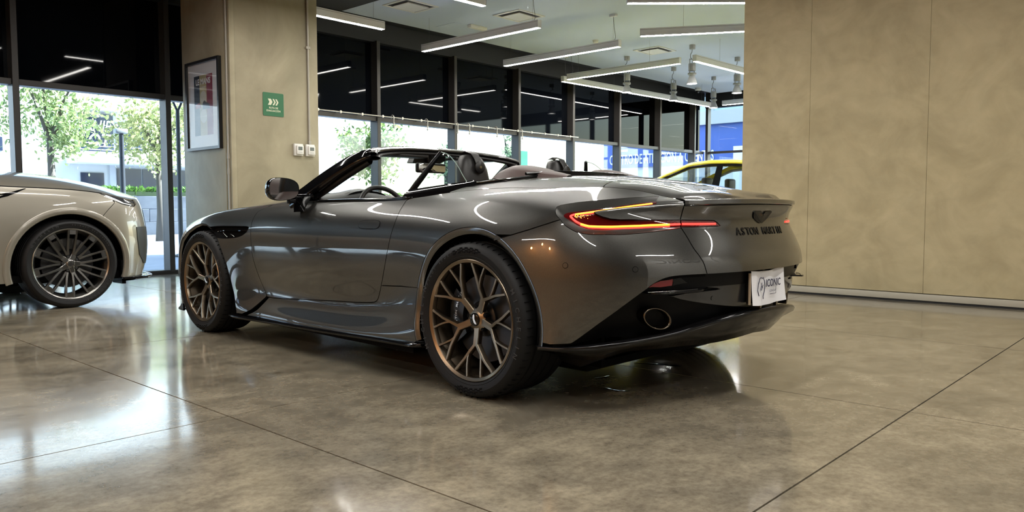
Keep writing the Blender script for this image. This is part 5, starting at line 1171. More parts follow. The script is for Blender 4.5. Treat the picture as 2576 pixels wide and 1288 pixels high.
def _row(x,ys,zs): return [(x,y,z) for y,z in zip(ys,zs)]
_ys=[.945,.965,.985,.997,.998,.986,.963,.930]
SUV_NET=np.array([
 [(.845,0,.24),(.885,0,.36),(.90,0,.50),(.905,0,.62),(.90,0,.74),(.885,0,.84),(.87,0,.94),(.85,0,1.0)],
 [(.80,.45,.24),(.84,.45,.36),(.86,.45,.50),(.862,.45,.62),(.855,.45,.74),(.84,.45,.84),(.825,.445,.935),(.80,.44,.995)],
 [(.68,.79,.24),(.705,.80,.36),(.715,.81,.50),(.715,.81,.62),(.705,.80,.74),(.685,.79,.83),(.665,.775,.915),(.635,.75,.968)],
 [(.545,.915,.24),(.55,.925,.36),(.555,.935,.50),(.555,.94,.62),(.55,.938,.74),(.535,.928,.83),(.515,.905,.925),(.49,.875,.982)],
 _row(.30,[.965,.975,.985,.99,.988,.972,.945,.905],[.24,.36,.50,.62,.74,.86,.96,1.025]),
 _row(0,_ys,[.24,.36,.50,.65,.79,.91,1.0,1.056]),
 _row(-.4,_ys,[.24,.36,.50,.65,.80,.925,1.015,1.068]),
 _row(-.8,_ys,[.24,.36,.50,.65,.80,.935,1.03,1.085]),
 _row(-1.5,_ys,[.24,.36,.50,.65,.80,.94,1.04,1.10]),
 _row(-2.3,_ys,[.24,.36,.50,.65,.81,.95,1.055,1.12]),
 _row(-3.0,_ys,[.26,.38,.52,.67,.83,.965,1.07,1.135]),
 _row(-3.5,[.93,.95,.965,.975,.975,.96,.935,.90],[.30,.42,.55,.70,.85,.975,1.075,1.14]),
 [(-3.86,.80,.32),(-3.88,.82,.44),(-3.89,.83,.57),(-3.885,.83,.71),(-3.87,.825,.86),(-3.85,.81,.98),(-3.82,.79,1.08),(-3.79,.77,1.145)],
 [(-3.99,.42,.33),(-4.01,.43,.45),(-4.02,.43,.58),(-4.015,.43,.72),(-4.0,.43,.87),(-3.98,.425,.99),(-3.95,.42,1.085),(-3.92,.41,1.15)],
 [(-4.02,0,.33),(-4.04,0,.45),(-4.05,0,.58),(-4.045,0,.72),(-4.03,0,.87),(-4.01,0,.99),(-3.98,0,1.085),(-3.95,0,1.15)],
])

def _fit_net(Nt):
    uu, vv = np.meshgrid(np.arange(Nt.shape[0]), np.arange(Nt.shape[1]), indexing='ij')
    return _pad(Nt + .8 * (Nt - surf_eval(_pad(Nt), uu, vv)))
PP2 = _fit_net(SUV_NET)
def F_suv(u, v, off=0.):
    s, su, sv = surf_eval(PP2, u, v, True); n = np.cross(su, sv); n /= np.linalg.norm(n, axis=-1, keepdims=True) + 1e-12
    return s + n * (np.zeros(np.shape(u)) + off)[..., None], n, su, sv
suv = empty('parked_suv', (2.44, 8.52, 0), 0, 'beige silver SUV cut off by the left picture edge with dark twin-spoke wheel', 'car')
m_sp = mat('champagne_paint', (.235, .218, .182), .33, metal=.35, coat=1., coat_rough=.03)
m_sgl = mat('suv_dark_glass', (.008, .009, .010), .04)
ar = [(3.471, .045), (3.421, .432), (3.393, .812), (3.386, 1.173), (3.401, 1.518), (3.435, 1.86), (3.488, 2.212), (3.558, 2.572), (3.643, 2.924), (3.744, 3.25), (3.858, 3.544), (3.984, 3.8), (4.121, 4.011), (4.266, 4.175), (4.416, 4.295), (4.567, 4.375), (4.717, 4.419), (4.863, 4.428), (5.004, 4.405), (5.139, 4.351), (5.269, 4.268), (5.392, 4.155), (5.509, 4.016), (5.62, 3.853), (5.724, 3.668), (5.821, 3.464), (5.909, 3.24), (5.988, 2.998), (6.058, 2.738), (6.116, 2.459), (6.161, 2.164), (6.194, 1.853), (6.214, 1.525), (6.221, 1.18), (6.214, .815), (6.194, .432), (6.161, .045)]
def xz_suv(x, z, u0):
    u, v = u0, 2.
    for _ in range(25):
        p, _, su, sv = F_suv(np.array([u]), np.array([v])); J = np.array([[su[0][0], sv[0][0]], [su[0][2], sv[0][2]]]); d = np.linalg.lstsq(J, np.array([x - p[0][0], z - p[0][2]]), rcond=1e-3)[0]; u = float(np.clip(u + np.clip(d[0], -.4, .4), 0, 14)); v = float(np.clip(v + np.clip(d[1], -.4, .4), 0, 7))
    return (u, v)
ar2 = [xz_suv(-2.997 + .468 * math.cos(t), .385 + .452 * math.sin(t), 10) for t in np.radians(np.arange(-16, 198, 8.))]
TOP = 6.999
bs = [(3.52, 6.2), (3.60, 5.9), (3.904, 5.114), (4.184, 4.30)]
iq = int(np.argmin([abs(q[0] - 4.184) for q in ar]))
hl = [(4.12, 6.90), (3.43, 6.99), (2.6, 6.99), (2.123, 6.6), (2.1, 6.3), (2.481, 5.84), (2.9, 5.86), (3.288, 5.96), (3.613, 6.25), (3.941, 6.62)]
S_f = [(7.2, .05), (7.15, 2), (7.1, 4), (7.05, 6), (7.05, TOP)] + vline(6.9, 4.2, TOP, 16) + [(3.95, 6.68), (3.66, 6.33)] + bs[1:] + ar[iq:] + [(6.3, .05)]
S_b = bs[:0] + [(3.58, 6.15)] + bs[1:] + ar[:iq][::-1] + vline(3.4, 0, .03, 14) + [(0, 2), (0, 4), (0, 6), (0, TOP)] + vline(.3, 2.0, TOP, 8) + [(2.05, 6.55), (2.05, 6.25), (2.481, 5.80), (2.9, 5.82), (3.288, 5.92)]
S_d1 = [(7.22, .05), (7.17, 2), (7.12, 4), (7.07, 6), (7.07, TOP)] + vline(7.2, 8.6, TOP, 10) + [(8.62, 4), (8.62, 2), (8.6, .05)] + vline(8.5, 7.3, .05, 8)
i0 = 0
S_d2 = [(8.62, .05), (8.64, 2), (8.64, 4), (8.62, TOP)] + vline(8.7, 9.75, TOP, 8) + [(9.75, 4.2)] + [q for q in ar2 if q[0] < 9.72 and q[1] < 4.2][::-1] + [(9.2, .05)]
S_q = [(9.77, 4.25), (9.77, TOP)] + vline(9.9, 14, TOP, 20) + [(14, 4), (14, 2), (14, .05)] + vline(13.8, 10.75, .05, 14) + [q for q in ar2 if q[0] > 9.74][::-1]
for s in (1, -1):
    for nm, pl in (('front_fender', S_f), ('front_door', S_d1), ('rear_door', S_d2), ('rear_quarter', S_q)):
        panel(nm, pl, F_suv, m_sp, suv, side=s, grid=(.14, .2), sc=2.4)
    panel('headlamp', hl, F_suv, mat('suv_headlamp', (.03, .032, .036), .08, coat=1.), suv, off=-.004, side=s, grid=(.1, .12), sc=2.4)
    strip_on('daylight_line', [(3.95, 6.55), (3.6, 6.3), (3.25, 6.05), (2.7, 5.98)], F_suv, .005, mat('drl_white', (.7, .72, .75), .2), suv, .0, s, raise_=.003)
    panel('headlamp_lens_unit', uv_circle(2.75, 6.35, .03, .03) if False else [(2.6, 6.15), (3.0, 6.15), (3.05, 6.5), (2.6, 6.55)], F_suv, mat('lens_grey', (.3, .31, .33), .1, metal=.6), suv, off=.0005, side=s, grid=(.1, .1), sc=2.4, flange=.003)
    panel('side_intake', [(2.764, 3.73), (2.1, 3.75), (1.594, 3.7), (1.45, 2.7), (1.5, 1.2), (1.8, .9), (2.184, .946), (2.639, 1.611), (2.775, 2.811)], F_suv, mat('intake_black', (.02, .021, .022), .35), suv, off=.006, side=s, grid=(.1, .15), sc=2.4, gap=0)
    panel('vent_trim', [(6.9, 5.8), (6.326, 5.82), (6.1, 6.15), (5.855, 6.74), (5.83, 6.70), (6.02, 6.05), (6.2, 5.62), (6.40, 5.35), (6.9, 5.2), (6.9, 5.3), (6.42, 5.46), (6.28, 5.72), (6.9, 5.68)], F_suv, m_gloss, suv, off=.002, side=s, gap=0, grid=(.1, .12), sc=2.4, flange=.003)
    for ln in (bs, [(7.21, .05), (7.16, 2), (7.11, 4), (7.06, 6), (7.06, TOP)], [(8.61, .05), (8.63, 4), (8.61, TOP)], vline(6.9, 4.2, TOP - .01, 16)): strip_on('shut_line', ln, F_suv, .009, m_under, suv, -.011, s)
    strip_on('bonnet_gap', vline(7.0, 4.0, TOP - .045, 24), F_suv, .0045, m_under, suv, .0012, s)
    # flared arch edge and dark liner
    for a_, cx_ in ((ar, -.008), (ar2, -2.997)):
        L = np.array(a_); p = F_suv(L[:, 0], L[:, 1])[0]; c = np.array([cx_, 0, .385]); rd = (p - c) * [1, 0, 1]; rn = rd / np.linalg.norm(rd, axis=1, keepdims=True)
        G_ = np.stack([p + rn * .055 + [0, .0015, 0], p + rn * .048 + [0, .007, 0], p + rn * .006 + [0, .009, 0], p - rn * .004 + [0, .0, 0], p - rn * .002 - [0, .03, 0]], 1) * [1, s, 1]; grid_mesh('arch_flare', G_, m_sp, suv)
        G2 = np.stack([p - rn * .002 - [0, .02, 0], p + rn * .03 - [0, .05, 0], p + rn * .03 - [0, .42, 0]], 1) * [1, s, 1]; grid_mesh('arch_liner', G2, m_under, suv)
        y0, y1 = sorted((s * .54, s * .56)); box('inner_well', (cx_ - .5, y0, .2), (cx_ + .5, y1, .95), m_under, suv)
    box('mud_flap', (.44, min(s * .70, s * .93), .18), (.475, max(s * .70, s * .93), .40), m_satin, suv)
panel('front_bumper', S_b, F_suv, m_sp, suv, side=1, grid=(.14, .2), sc=2.4); panel('front_bumper', S_b, F_suv, m_sp, suv, side=-1, grid=(.14, .2), sc=2.4)
# bonnet
_s2, _, _ = surf_eval(PP2, np.linspace(0, 9, 300), np.full(300, TOP), True)
def _edge2(x): o = np.argsort(_s2[:, 0]); return np.interp(x, _s2[o, 0], _s2[o, 1]), np.interp(x, _s2[o, 0], _s2[o, 2])
ZC2 = np.array([(-1.3, 1.24), (-1.0, 1.245), (-.5, 1.235), (0, 1.205), (.3, 1.155), (.55, 1.095), (.72, 1.045), (.85, 1.002), (.9, .99)])
def z2(x, y): ys, zs = _edge2(x); ys = np.maximum(ys, .02); return zs + (spl(ZC2, x) - zs) * (1 - (np.minimum(np.abs(y), ys) / ys)**2.6)
def F_bon(x, y, off=0.):
    e = 1e-3; x = np.asarray(x, float); y = np.asarray(y, float); sx = np.stack([np.ones_like(x), 0 * x, (z2(x + e, y) - z2(x - e, y)) / (2 * e)], -1); sy = np.stack([0 * x, np.ones_like(x), (z2(x, y + e) - z2(x, y - e)) / (2 * e)], -1)
    n = np.cross(sx, sy); n /= np.linalg.norm(n, axis=-1, keepdims=True); return np.stack([x, y, z2(x, y)], -1) + n * (np.zeros(np.shape(x)) + off)[..., None], n, sx, sy
F_bon.plan = True
be = [(float(a), float(b)) for a, b, _ in surf_eval(PP2, np.linspace(7.5, 0, 60), np.full(60, TOP))]; be[-1] = (be[-1][0], 0.)
panel('bonnet', be + [(-1.06, 0.), (-1.07, .4), (-1.12, .7)], F_bon, m_sp, suv, grid=(.05, .05), sc=1., both=True)
# front lip, grille
G_ = []
for k in range(33):
    y = -.97 + 1.94 * k / 32; x = .87 - .36 * (abs(y) / .97)**4.0 ; G_.append([(x - .3, y, .235), (x - .02, y, .240), (x + .035, y, .232), (x + .04, y, .222), (x + .02, y, .212), (x - .3, y, .20)])
grid_mesh('front_lip', G_, m_gloss, suv)
for s in (1, -1): box('canard', (.44, min(s * .92, s * .985), .225), (.66, max(s * .92, s * .985), .245), m_gloss, suv, bev=.004)
panel('grille', [(0, 2.6), (1.0, 2.7), (1.35, 3.5), (1.3, 5.4), (0, 5.6)], F_suv, m_satin, suv, off=.004, both=True, gap=0, grid=(.14, .2), sc=2.4, flange=.004)
# greenhouse
def rail_at(x):
    T = np.array([(-3.9, 1.55), (-3.5, 1.68), (-2.9, 1.745), (-2.2, 1.765), (-1.85, 1.745), (-1.5, 1.58), (-1.05, 1.17)]); return float(np.interp(x, T[:, 0], T[:, 1]))
xs = np.linspace(-3.85, -1.07, 28)
for s in (1, -1):
    G_ = []
    for x in xs:
        zr = rail_at(x); k = (zr - 1.12) / .64; G_.append([(x, s * (.93 - .0 * k), 1.105), (x, s * (.90 - .05 * k), 1.13), (x, s * (.88 - .20 * k), max(1.13, zr - .05)), (x, s * (.84 - .20 * k), max(1.135, zr))])
    grid_mesh('side_windows', G_, m_sgl, suv)
G_ = [[(x, y, rail_at(x) + .055 * (1 - (y / .7)**2)) for y in np.linspace(-.68, .68, 13)] for x in np.linspace(-3.7, -1.8, 20)]; grid_mesh('roof', G_, m_sp, suv)
G_ = [[(x, y, rail_at(x) + .04 * (1 - (y / .8)**2)) for y in np.linspace(-.85 + .17 * (rail_at(x) - 1.12) / .64, .85 - .17 * (rail_at(x) - 1.12) / .64, 13)] for x in np.linspace(-1.80, -1.03, 10)]; grid_mesh('windscreen', G_, m_sgl, suv)
G_ = [[(x, y, rail_at(x) + .03 - .0 * y) for y in np.linspace(-.7, .7, 9)] for x in np.linspace(-3.95, -3.68, 6)]; grid_mesh('rear_window', G_, m_sgl, suv)
box('floor_pan', (-3.7, -.86, .24), (.6, .86, .30), m_under, suv); box('cabin_block', (-3.7, -.88, .30), (-.56, .88, 1.08), m_under, suv); box('engine_block', (-.5, -.52, .3), (.65, .52, .95), m_under, suv)
# wheels
m_gun = mat('gunmetal_alloy', (.20, .195, .185), .28, metal=1.); m_gund = mat('alloy_dark_inlay', (.03, .03, .03), .35, metal=.4)
def suv_wheel(x, s, rot):
    wh = empty('wheel', (x, s * .985, .3925), 0 if s > 0 else PI, parent=suv); R, rb, w = .3925, .314, .285
    ty = lathe('tyre', tyre_profile(R, w, rb), m_rub, wh, 96, 'y', angle=28)
    arc_text('MICHELIN', .349, -62, 6.2, .030, m_rub2, ty, .0096); arc_text('PRIMACY ALL SEASON', .345, 2, 3.6, .015, m_rub2, ty, .0096); arc_text('MICHELIN', .349, 118, 6.2, .030, m_rub2, ty, .0096)
    lathe('rim', [(.293, -.03), (.299, -.012), (.307, -.003), (.314, .0015), (.317, -.001), (.317, -.012), (.301, -.03), (.284, -.06), (.277, -.12), (.294, -w + .03), (.314, -w + .012), (.309, -w + .008), (.279, -w + .05), (.271, -.13), (.277, -.06), (.289, -.035)], m_gun, wh, 72, 'y', close=True, angle=30)
    bm = bmesh.new(); bp = bmesh.new()
    for k in range(10):
        th = math.radians(rot + 36 * k)
        def pt(r, d): a = th + math.radians(d); return (-r * math.sin(a), r * math.cos(a))
        for q in (-1, 1):
            o = .031; dx, dz = -math.cos(th) * o * q, -math.sin(th) * o * q
            def po(r, f=1.): return (-r * math.sin(th) + dx * f, r * math.cos(th) + dz * f)
            add_bar(bm, [(*po(.078, .62), -.042, .0115), (*po(.13, .85), -.034, .010), (*po(.20), -.022, .0095), (*po(.302, 1.05), -.008, .0095)], .026)
        a1, a2 = pt(.258, -4.3), pt(.258, 4.3)
        P4 = [pt(.262, -5.2), pt(.262, 5.2), pt(.302, 4.6), pt(.302, -4.6)]; add_prism(bp, P4, -.020, -.012, lambda u, v, d: (u, d, v))
    link('spokes', from_bm('spokes', bm, angle=30), m_gun, wh); link('spoke_pads', from_bm('spoke_pads', bp), m_gun, wh)['kind'] = 'stuff'
    bm = bmesh.new()
    for k in range(5):
        th = math.radians(rot + 18 + 72 * k); add_bar(bm, [(-.02 * math.sin(th), .02 * math.cos(th), -.040, .028), (-.085 * math.sin(th), .085 * math.cos(th), -.042, .020)], .03)
    link('hub_star', from_bm('hub_star', bm, angle=30), m_gun, wh)
    cp = lathe('hub_cap', [(0, -.028), (.028, -.029), (.034, -.034), (.035, -.045)], m_gun, wh, 32, 'y'); lathe('cap_emblem', [(0, -.0268), (.016, -.0270), (.017, -.029)], m_gund, cp, 24, 'y')
    _b = None
    for k in range(5):
        a = math.radians(rot + 54 + 72 * k); px, pz = -.062 * math.sin(a), .062 * math.cos(a)
        if _b is None: _b = lathe('wheel_nut', [(0, -.038), (.011, -.038), (.013, -.041), (.013, -.07)], m_gund, wh, 12, 'y', loc=(px, 0, pz))
        else: clone(_b, wh, (px, 0, pz))
    dk = lathe('brake_disc', [(.09, -.12), (.215, -.12), (.217, -.123), (.217, -.15), (.09, -.15)], m_disc, wh, 56, 'y', close=True); lathe('disc_bell', [(0, -.10), (.08, -.10), (.09, -.105), (.09, -.15)], m_cal, dk, 32, 'y')
    bm = bmesh.new(); add_lathe(bm, [(.13, -.09), (.225, -.088), (.235, -.10), (.235, -.17), (.13, -.17)], 20, 'y', close=True, a0=math.radians(50), a1=math.radians(125)); link('brake_caliper', from_bm('brake_caliper', bm, angle=40), m_gun, wh)
for x in (0., -2.997):
    for s in (1, -1): suv_wheel(x, s, 4 if s < 0 else 11)
# ================================================================== the yellow car far behind, heading away to the street
yc = empty('yellow_car', (11.45, 8.0, 0), PI / 2, 'bright yellow coupe-roofed SUV half hidden behind the convertible and plaster wall', 'car')
m_yel = mat('yellow_paint', (.62, .55, .025), .3, coat=1., coat_rough=.03); m_yint = mat('yellow_car_interior', (.02, .017, .015), .6)
def rY(x): return float(np.interp(x, [-4.2, -3.6, -3.1, -2.6, -2.2, -1.87, -1.45, -1.05, -.7], [1.22, 1.42, 1.545, 1.59, 1.60, 1.575, 1.42, 1.23, 1.06]))
def wY(x): return float(np.interp(x, [-4.2, -3.6, -2.6, -1.87, -1.2, -.7], [.62, .66, .68, .67, .74, .82]))
xs = np.linspace(-3.3, -1.9, 18)
G_ = [[(x, y, rY(x) + .04 * (1 - (y / wY(x))**2)) for y in np.linspace(-wY(x), wY(x), 15)] for x in xs]; grid_mesh('roof', G_, m_yel, yc)
for s in (1, -1):
    def rail(x, w0=.0): return Vector((x, s * (wY(x) + w0), rY(x)))
    G_ = []
    for x in np.linspace(-4.1, -.72, 40):
        a = rail(x); G_.append([a + Vector((0, -s * .03, .006)), a + Vector((0, s * .02, -.002)), a + Vector((0, s * .042, -.03)), a + Vector((0, s * .046, -.052)), a + Vector((0, s * .03, -.06))])
    grid_mesh('roof_rail', G_, m_yel, yc)
    G_ = []
    for x in np.linspace(-4.1, -.78, 40):
        a = rail(x); G_.append([a + Vector((0, s * .036, -.055)), a + Vector((0, s * .046, -.085)), a + Vector((0, s * .01, -.10)), a + Vector((0, -s * .06, -.06))])
    grid_mesh('window_frame', G_, m_gloss, yc)
    # B and C pillars, window band
    for x0 in (-2.40, -3.35):
        G_ = [[(x0 - .05, s * .74, rY(x0) - .08), (x0 + .05, s * .74, rY(x0) - .08)], [(x0 - .06, s * .93, 1.08), (x0 + .07, s * .93, 1.08)]]; grid_mesh('door_pillar', G_, m_gloss, yc)
    G_ = [[(x, s * (wY(x) + .03), rY(x) - .07), (x, s * (.90 - .0 * x), max(1.09, .98 + .02 * abs(x)))] for x in np.linspace(-3.7, -.95, 24)]; grid_mesh('side_window', G_, glass_mat('yellow_car_glass', (.80, .84, .84), .7), yc)
ws = [[(x, y, rY(x) + .035 * (1 - (y / .8)**2)) for y in np.linspace(-wY(x), wY(x), 11)] for x in np.linspace(-1.88, -.70, 10)]; grid_mesh('windscreen', ws, MATS['yellow_car_glass'], yc)
rw = [[(x, y, rY(x) + .02) for y in np.linspace(-wY(x), wY(x), 9)] for x in np.linspace(-4.2, -3.32, 7)]; grid_mesh('rear_window', rw, m_sgl, yc)
# lower body: lofted sections
secs = []
for x, w, zt, zb in ((.92, .55, .70, .25), (.85, .75, .80, .22), (.6, .90, .90, .22), (.2, .96, .97, .22), (-.4, .97, 1.03, .22), (-.8, .97, 1.06, .22), (-1.6, .96, 1.07, .22), (-2.6, .97, 1.09, .22), (-3.3, .98, 1.12, .24), (-3.8, .96, 1.15, .28), (-4.1, .86, 1.16, .32), (-4.18, .6, 1.12, .40)):
    row = [(x, 0, zb)]
    for y, z in ((w * .9, zb), (w * .97, zb + .06), (w * .985, zb + (zt - zb) * .4), (w, zb + (zt - zb) * .65), (w * .99, zb + (zt - zb) * .85), (w * .955, zt - .02), (w * .90, zt)): row.append((x, y, z))
    row += [(x, w * .5, zt + (.05 if x > -.7 else .0)), (x, 0, zt + (.06 if x > -.7 else 0))]; secs.append(row)
secs = np.array(secs, float)
for s in (1, -1): 
    A_ = np.array([np.array([catmull(secs[:, j], 3)]).reshape(-1, 3) for j in range(secs.shape[1])]).transpose(1, 0, 2); grid_mesh('body_side', A_ * [1, s, 1], m_yel, yc)
for s in (1, -1):
    for x in (-1.95, -2.9):
        r = empty('seat', (x, s * .38, .35), 0, parent=yc); box('backrest', (-.10, -.24, .1), (.02, .24, .80), m_yint, r, bev=.05, seg=3); box('headrest', (-.09, -.13, .82), (.0, .13, 1.0), m_yint, r, bev=.035, seg=3); box('cushion', (0, -.25, 0), (.5, .25, .14), m_yint, r, bev=.04)
box('dashboard', (-1.35, -.75, .8), (-1.0, .75, 1.06), m_yint, yc, bev=.06); box('parcel_shelf', (-3.9, -.7, .9), (-3.3, .7, 1.05), m_yint, yc)
for x in (0., -3.0):
    for s in (1, -1):
        wh = empty('wheel', (x, s * .985, .38), 0 if s > 0 else PI, parent=yc); lathe('tyre', tyre_profile(.38, .29, .29), m_rub, wh, 48, 'y', angle=28)
        lathe('rim', [(.27, -.03), (.283, -.003), (.29, .0), (.292, -.012), (.26, -.06), (.25, -.2), (0, -.2)], m_gund, wh, 48, 'y')
        bm = bmesh.new()
        for k in range(5): add_bar(bm, [(0, 0, -.03, .03), (-.28 * math.sin(k * 1.2566), .28 * math.cos(k * 1.2566), -.01, .02)])
        link('spokes', from_bm('spokes', bm), m_gund, wh)
        bm = bmesh.new(); add_lathe(bm, [(.385, -.02), (.44, -.012), (.44, .004), (.385, .004)], 40, 'y', close=True, a0=math.radians(-20), a1=math.radians(200)); link('arch_moulding', from_bm('arch_moulding', bm, angle=40), m_satin, wh)
# ================================================================== the street outside
m_pave = mat('street_paving', (.30, .31, .33), .6)
noise_mix(m_pave, (.15, .175, .23), (.24, .27, .33), .8, 5)  # shade on the street put into the bluish, darkened paving colour
st = box('ground_street', (-40, 10.66, -.06), (90, 70, -.03), m_pave); tag(st, kind='structure')
m_pw = mat('planter_stone', (.075, .085, .105), .6)
noise_mix(m_pw, (.05, .058, .075), (.10, .112, .135), 1.2, 5)
pl = empty('planter_wall', (2, 27.7, -.03), 0, 'long dark stone planter wall across the street below the hedge', 'planter')
_pb = None
for j in range(3):
    for i in range(14):
        if _pb is None:
            bm = bmesh.new(); add_box(bm, (.006, 0, .004), (.994, .5, .446), .008, seg=1); _pb = from_bm('stone', bm, angle=40)
        link('stone', _pb, m_pw, pl, (i * 1.0 + (.5 if j % 2 else 0), 0, j * .45))
def leaf_mass(name, pts, size, m, parent, seed=1, flat=.6):
    rnd = random.Random(seed); v = []; f = []
    for p in pts:
        s = size * rnd.uniform(.6, 1.25); a = Vector((rnd.gauss(0, 1), rnd.gauss(0, 1), rnd.gauss(0, flat))).normalized(); b = a.orthogonal().normalized(); b = (Matrix.Rotation(rnd.uniform(0, 6.28), 3, a) @ b); c = a.cross(b)
        k = len(v); P = Vector(p)
        v += [P - b * s, P + c * s * .45 - b * s * .1, P + b * s, P - c * s * .45 - b * s * .1]; f.append((k, k + 1, k + 2, k + 3))
    o = link(name, me_from(name, v, f), m, parent); o['kind'] = 'stuff'; return o
def leaf_mat(name, c1, c2):
    m = mat(name, c1, .5); n, l, b = nodes(m); g = n.new('ShaderNodeNewGeometry')
    r = n.new('ShaderNodeValToRGB'); r.color_ramp.elements[0].color = (*c1, 1); r.color_ramp.elements[1].color = (*c2, 1)
    l.new(g.outputs['Random Per Island'], r.inputs[0]); l.new(r.outputs[0], b.inputs['Base Color'])
    b.inputs['Subsurface Weight'].default_value = 0
    tr = n.new('ShaderNodeBsdfTranslucent'); l.new(r.outputs[0], tr.inputs[0]); mx = n.new('ShaderNodeMixShader'); mx.inputs[0].default_value = .45
    l.new(b.outputs[0], mx.inputs[1]); l.new(tr.outputs[0], mx.inputs[2]); l.new(mx.outputs[0], n['Material Output'].inputs[0]); return m
m_leafA = leaf_mat('leaf_green', (.13, .20, .07), (.42, .47, .20)); m_leafB = leaf_mat('leaf_yellowgreen', (.19, .23, .08), (.52, .52, .24)); m_leafC = leaf_mat('leaf_bluegreen', (.12, .20, .12), (.30, .38, .20))
m_leafD = leaf_mat('leaf_mid_green', (.05, .11, .03), (.26, .32, .10))
m_bark = mat('bark', (.10, .085, .07), .8)
m_hedge = leaf_mat('hedge_green', (.04, .12, .02), (.13, .24, .04))
_r = random.Random(3)
hd = empty('hedge', (9, 27.95, 1.33), 0, 'trimmed green hedge growing on top of the stone planter wall', 'hedge')
leaf_mass('foliage', [(_r.uniform(-7, 7), _r.uniform(-.1, .35), _r.uniform(.12, .30)) for _ in range(2600)], .10, m_hedge, hd, 5)
box('hedge_core', (-7, -.1, -.0), (7, .2, .14), mat('hedge_core', (.02, .04, .012), .9), hd)
def tree(x, y, h, cz, rx, rz, n, m, label, seed, lean=0., size=.16, holes=.25):
    rnd = random.Random(seed); t = empty('street_tree', (x, y, -.03), 0, label, 'tree', 'street trees outside')
    bm = bmesh.new(); add_tube(bm, [(0, 0, 0), (.03, 0, h * .4), (lean, 0, cz - rz * .35)], [.13, .10, .07], 8); link('trunk', from_bm('trunk', bm, smooth=True), m_bark, t)
    clumps = []
    for k in range(26):
        while True:
            q = Vector((rnd.uniform(-1, 1), rnd.uniform(-1, 1), rnd.uniform(-1, 1)))
            if q.length < 1: break
        clumps.append(Vector((lean + q.x * rx, q.y * rx, cz + q.z * rz)))
    for k in range(7):
        c = clumps[k * 3]; a = Vector((lean * .8, 0, cz - rz * .7)); mid = a.lerp(c, .5) + Vector((0, 0, .15))
        tube('branch', [a, mid, c], [.05, .03, .012], m_bark, t, 6)
    pts = []
    for k in range(n):
        c = rnd.choice(clumps); s = rx * .23
        pts.append((c.x + rnd.gauss(0, s), c.y + rnd.gauss(0, s), c.z + rnd.gauss(0, s * .8)))
    leaf_mass('crown', pts, size, m, t, seed)
    return t

tree(6.42, 21.05, 2.2, 3.35, 1.15, 1.15, 2850, m_leafA, 'leafy street tree with forked trunk behind the SUV bonnet', 11, size=.078)
tree(3.0, 23.2, 2.2, 3.4, 1.1, 1.1, 2090, m_leafA, 'leafy street tree cut off by the left picture edge', 12, size=.078)
tree(9.45, 22.1, 2.0, 3.15, 1.15, 1.05, 2850, m_leafB, 'yellowish street tree beside the poster column', 13, size=.078)
tree(12.2, 15.9, 1.4, 2.45, .78, .85, 1500, m_leafD, 'yellow-green street tree right of the column behind the windscreen', 14, size=.075)
tree(13.58, 14.7, 1.2, 2.0, .42, .42, 600, m_leafC, 'small bluish street tree seen through the quarter window', 15, size=.06)
tree(17.65, 16.3, 1.6, 2.7, .3, .95, 420, m_leafC, 'slender young street tree beside the teal window notice', 16, size=.06)
hd2 = empty('hedge', (14.2, 16.5, -.03), 0, 'low clipped hedge outside, seen through the quarter window', 'hedge')
leaf_mass('foliage', [(_r.uniform(-1.3, 1.3), _r.uniform(-.3, .3), _r.uniform(.7, 1.3)) for _ in range(900)], .07, m_hedge, hd2, 8); box('hedge_core', (-1.3, -.25, 0), (1.3, .25, 1.1), MATS['hedge_core'], hd2)
m_post = mat('post_dark', (.025, .03, .04), .5)
p1 = empty('street_lamp', (6.45, 16.8, -.03), 0, 'dark street lamp post with small head left of the window mullion', 'street lamp')
tube('post', [(0, 0, 0), (0, 0, 2.45)], [.06, .045], m_post, p1, 10); box('lamp_head', (-.12, -.06, 2.45), (.12, .06, 2.55), mat('lamp_head_grey', (.30, .31, .31), .4), p1, bev=.02)
p2 = empty('street_post', (6.62, 14.57, -.03), 0, 'slim dark forked post standing outside beside the poster column', 'post')
tube('post', [(0, 0, 0), (0, 0, 2.75)], [.045, .035], m_post, p2, 10)
for s in (-1, 1): tube('fork', [(0, 0, 2.72), (s * .12, 0, 3.0)], .022, m_post, p2, 8)
lathe('base_plate', [(0, 0), (.14, 0), (.14, .03), (.06, .06), (0, .06)], m_post, p2, 20)
# ---- building across the street
m_bw = mat('facade_white', (.70, .70, .68), .8); m_bgl = mat('facade_glass', (.02, .035, .07), .08); m_brail = mat('rail_white', (.75, .75, .75), .5)
bl = empty('opposite_building', (0, 33, 0), 0, 'white two-storey building across the street with dark shop windows', 'building')
box('wall', (-25, 0, -.03), (24, 8, 9), m_bw, bl)
box('canopy', (10.6, -1.2, 2.62), (17.5, 0, 2.86), m_bw, bl, bev=.01); box('upper_ledge', (10.4, -.5, 4.72), (17.5, 0, 4.9), mat('ledge_grey', (.45, .44, .42), .7), bl)
wn = box('window', (11.1, -.06, 3.15), (12.35, .02, 4.62), m_bgl, bl)
wn2 = box('window', (12.45, -.05, 3.2), (13.6, .02, 4.3), m_bgl, bl); 
for k, (x0, x1, z0, z1) in enumerate(((11.1, 11.95, .55, 2.3), (12.45, 13.4, 1.55, 2.5), (13.45, 14.4, 1.55, 2.5), (14.45, 15.4, 1.55, 2.5), (13.2, 14.3, .75, 1.5), (6.2, 6.5, 1.2, 1.7), (8.1, 8.5, 3.0, 3.5), (15.45, 16.5, 1.55, 2.5))): box('window', (x0, -.05, z0), (x1, .02, z1), m_bgl, bl)
for k in range(5): box('railing', (11.0, -.32, 2.92 + k * .13), (13.9, -.28, 2.95 + k * .13), m_brail, bl)
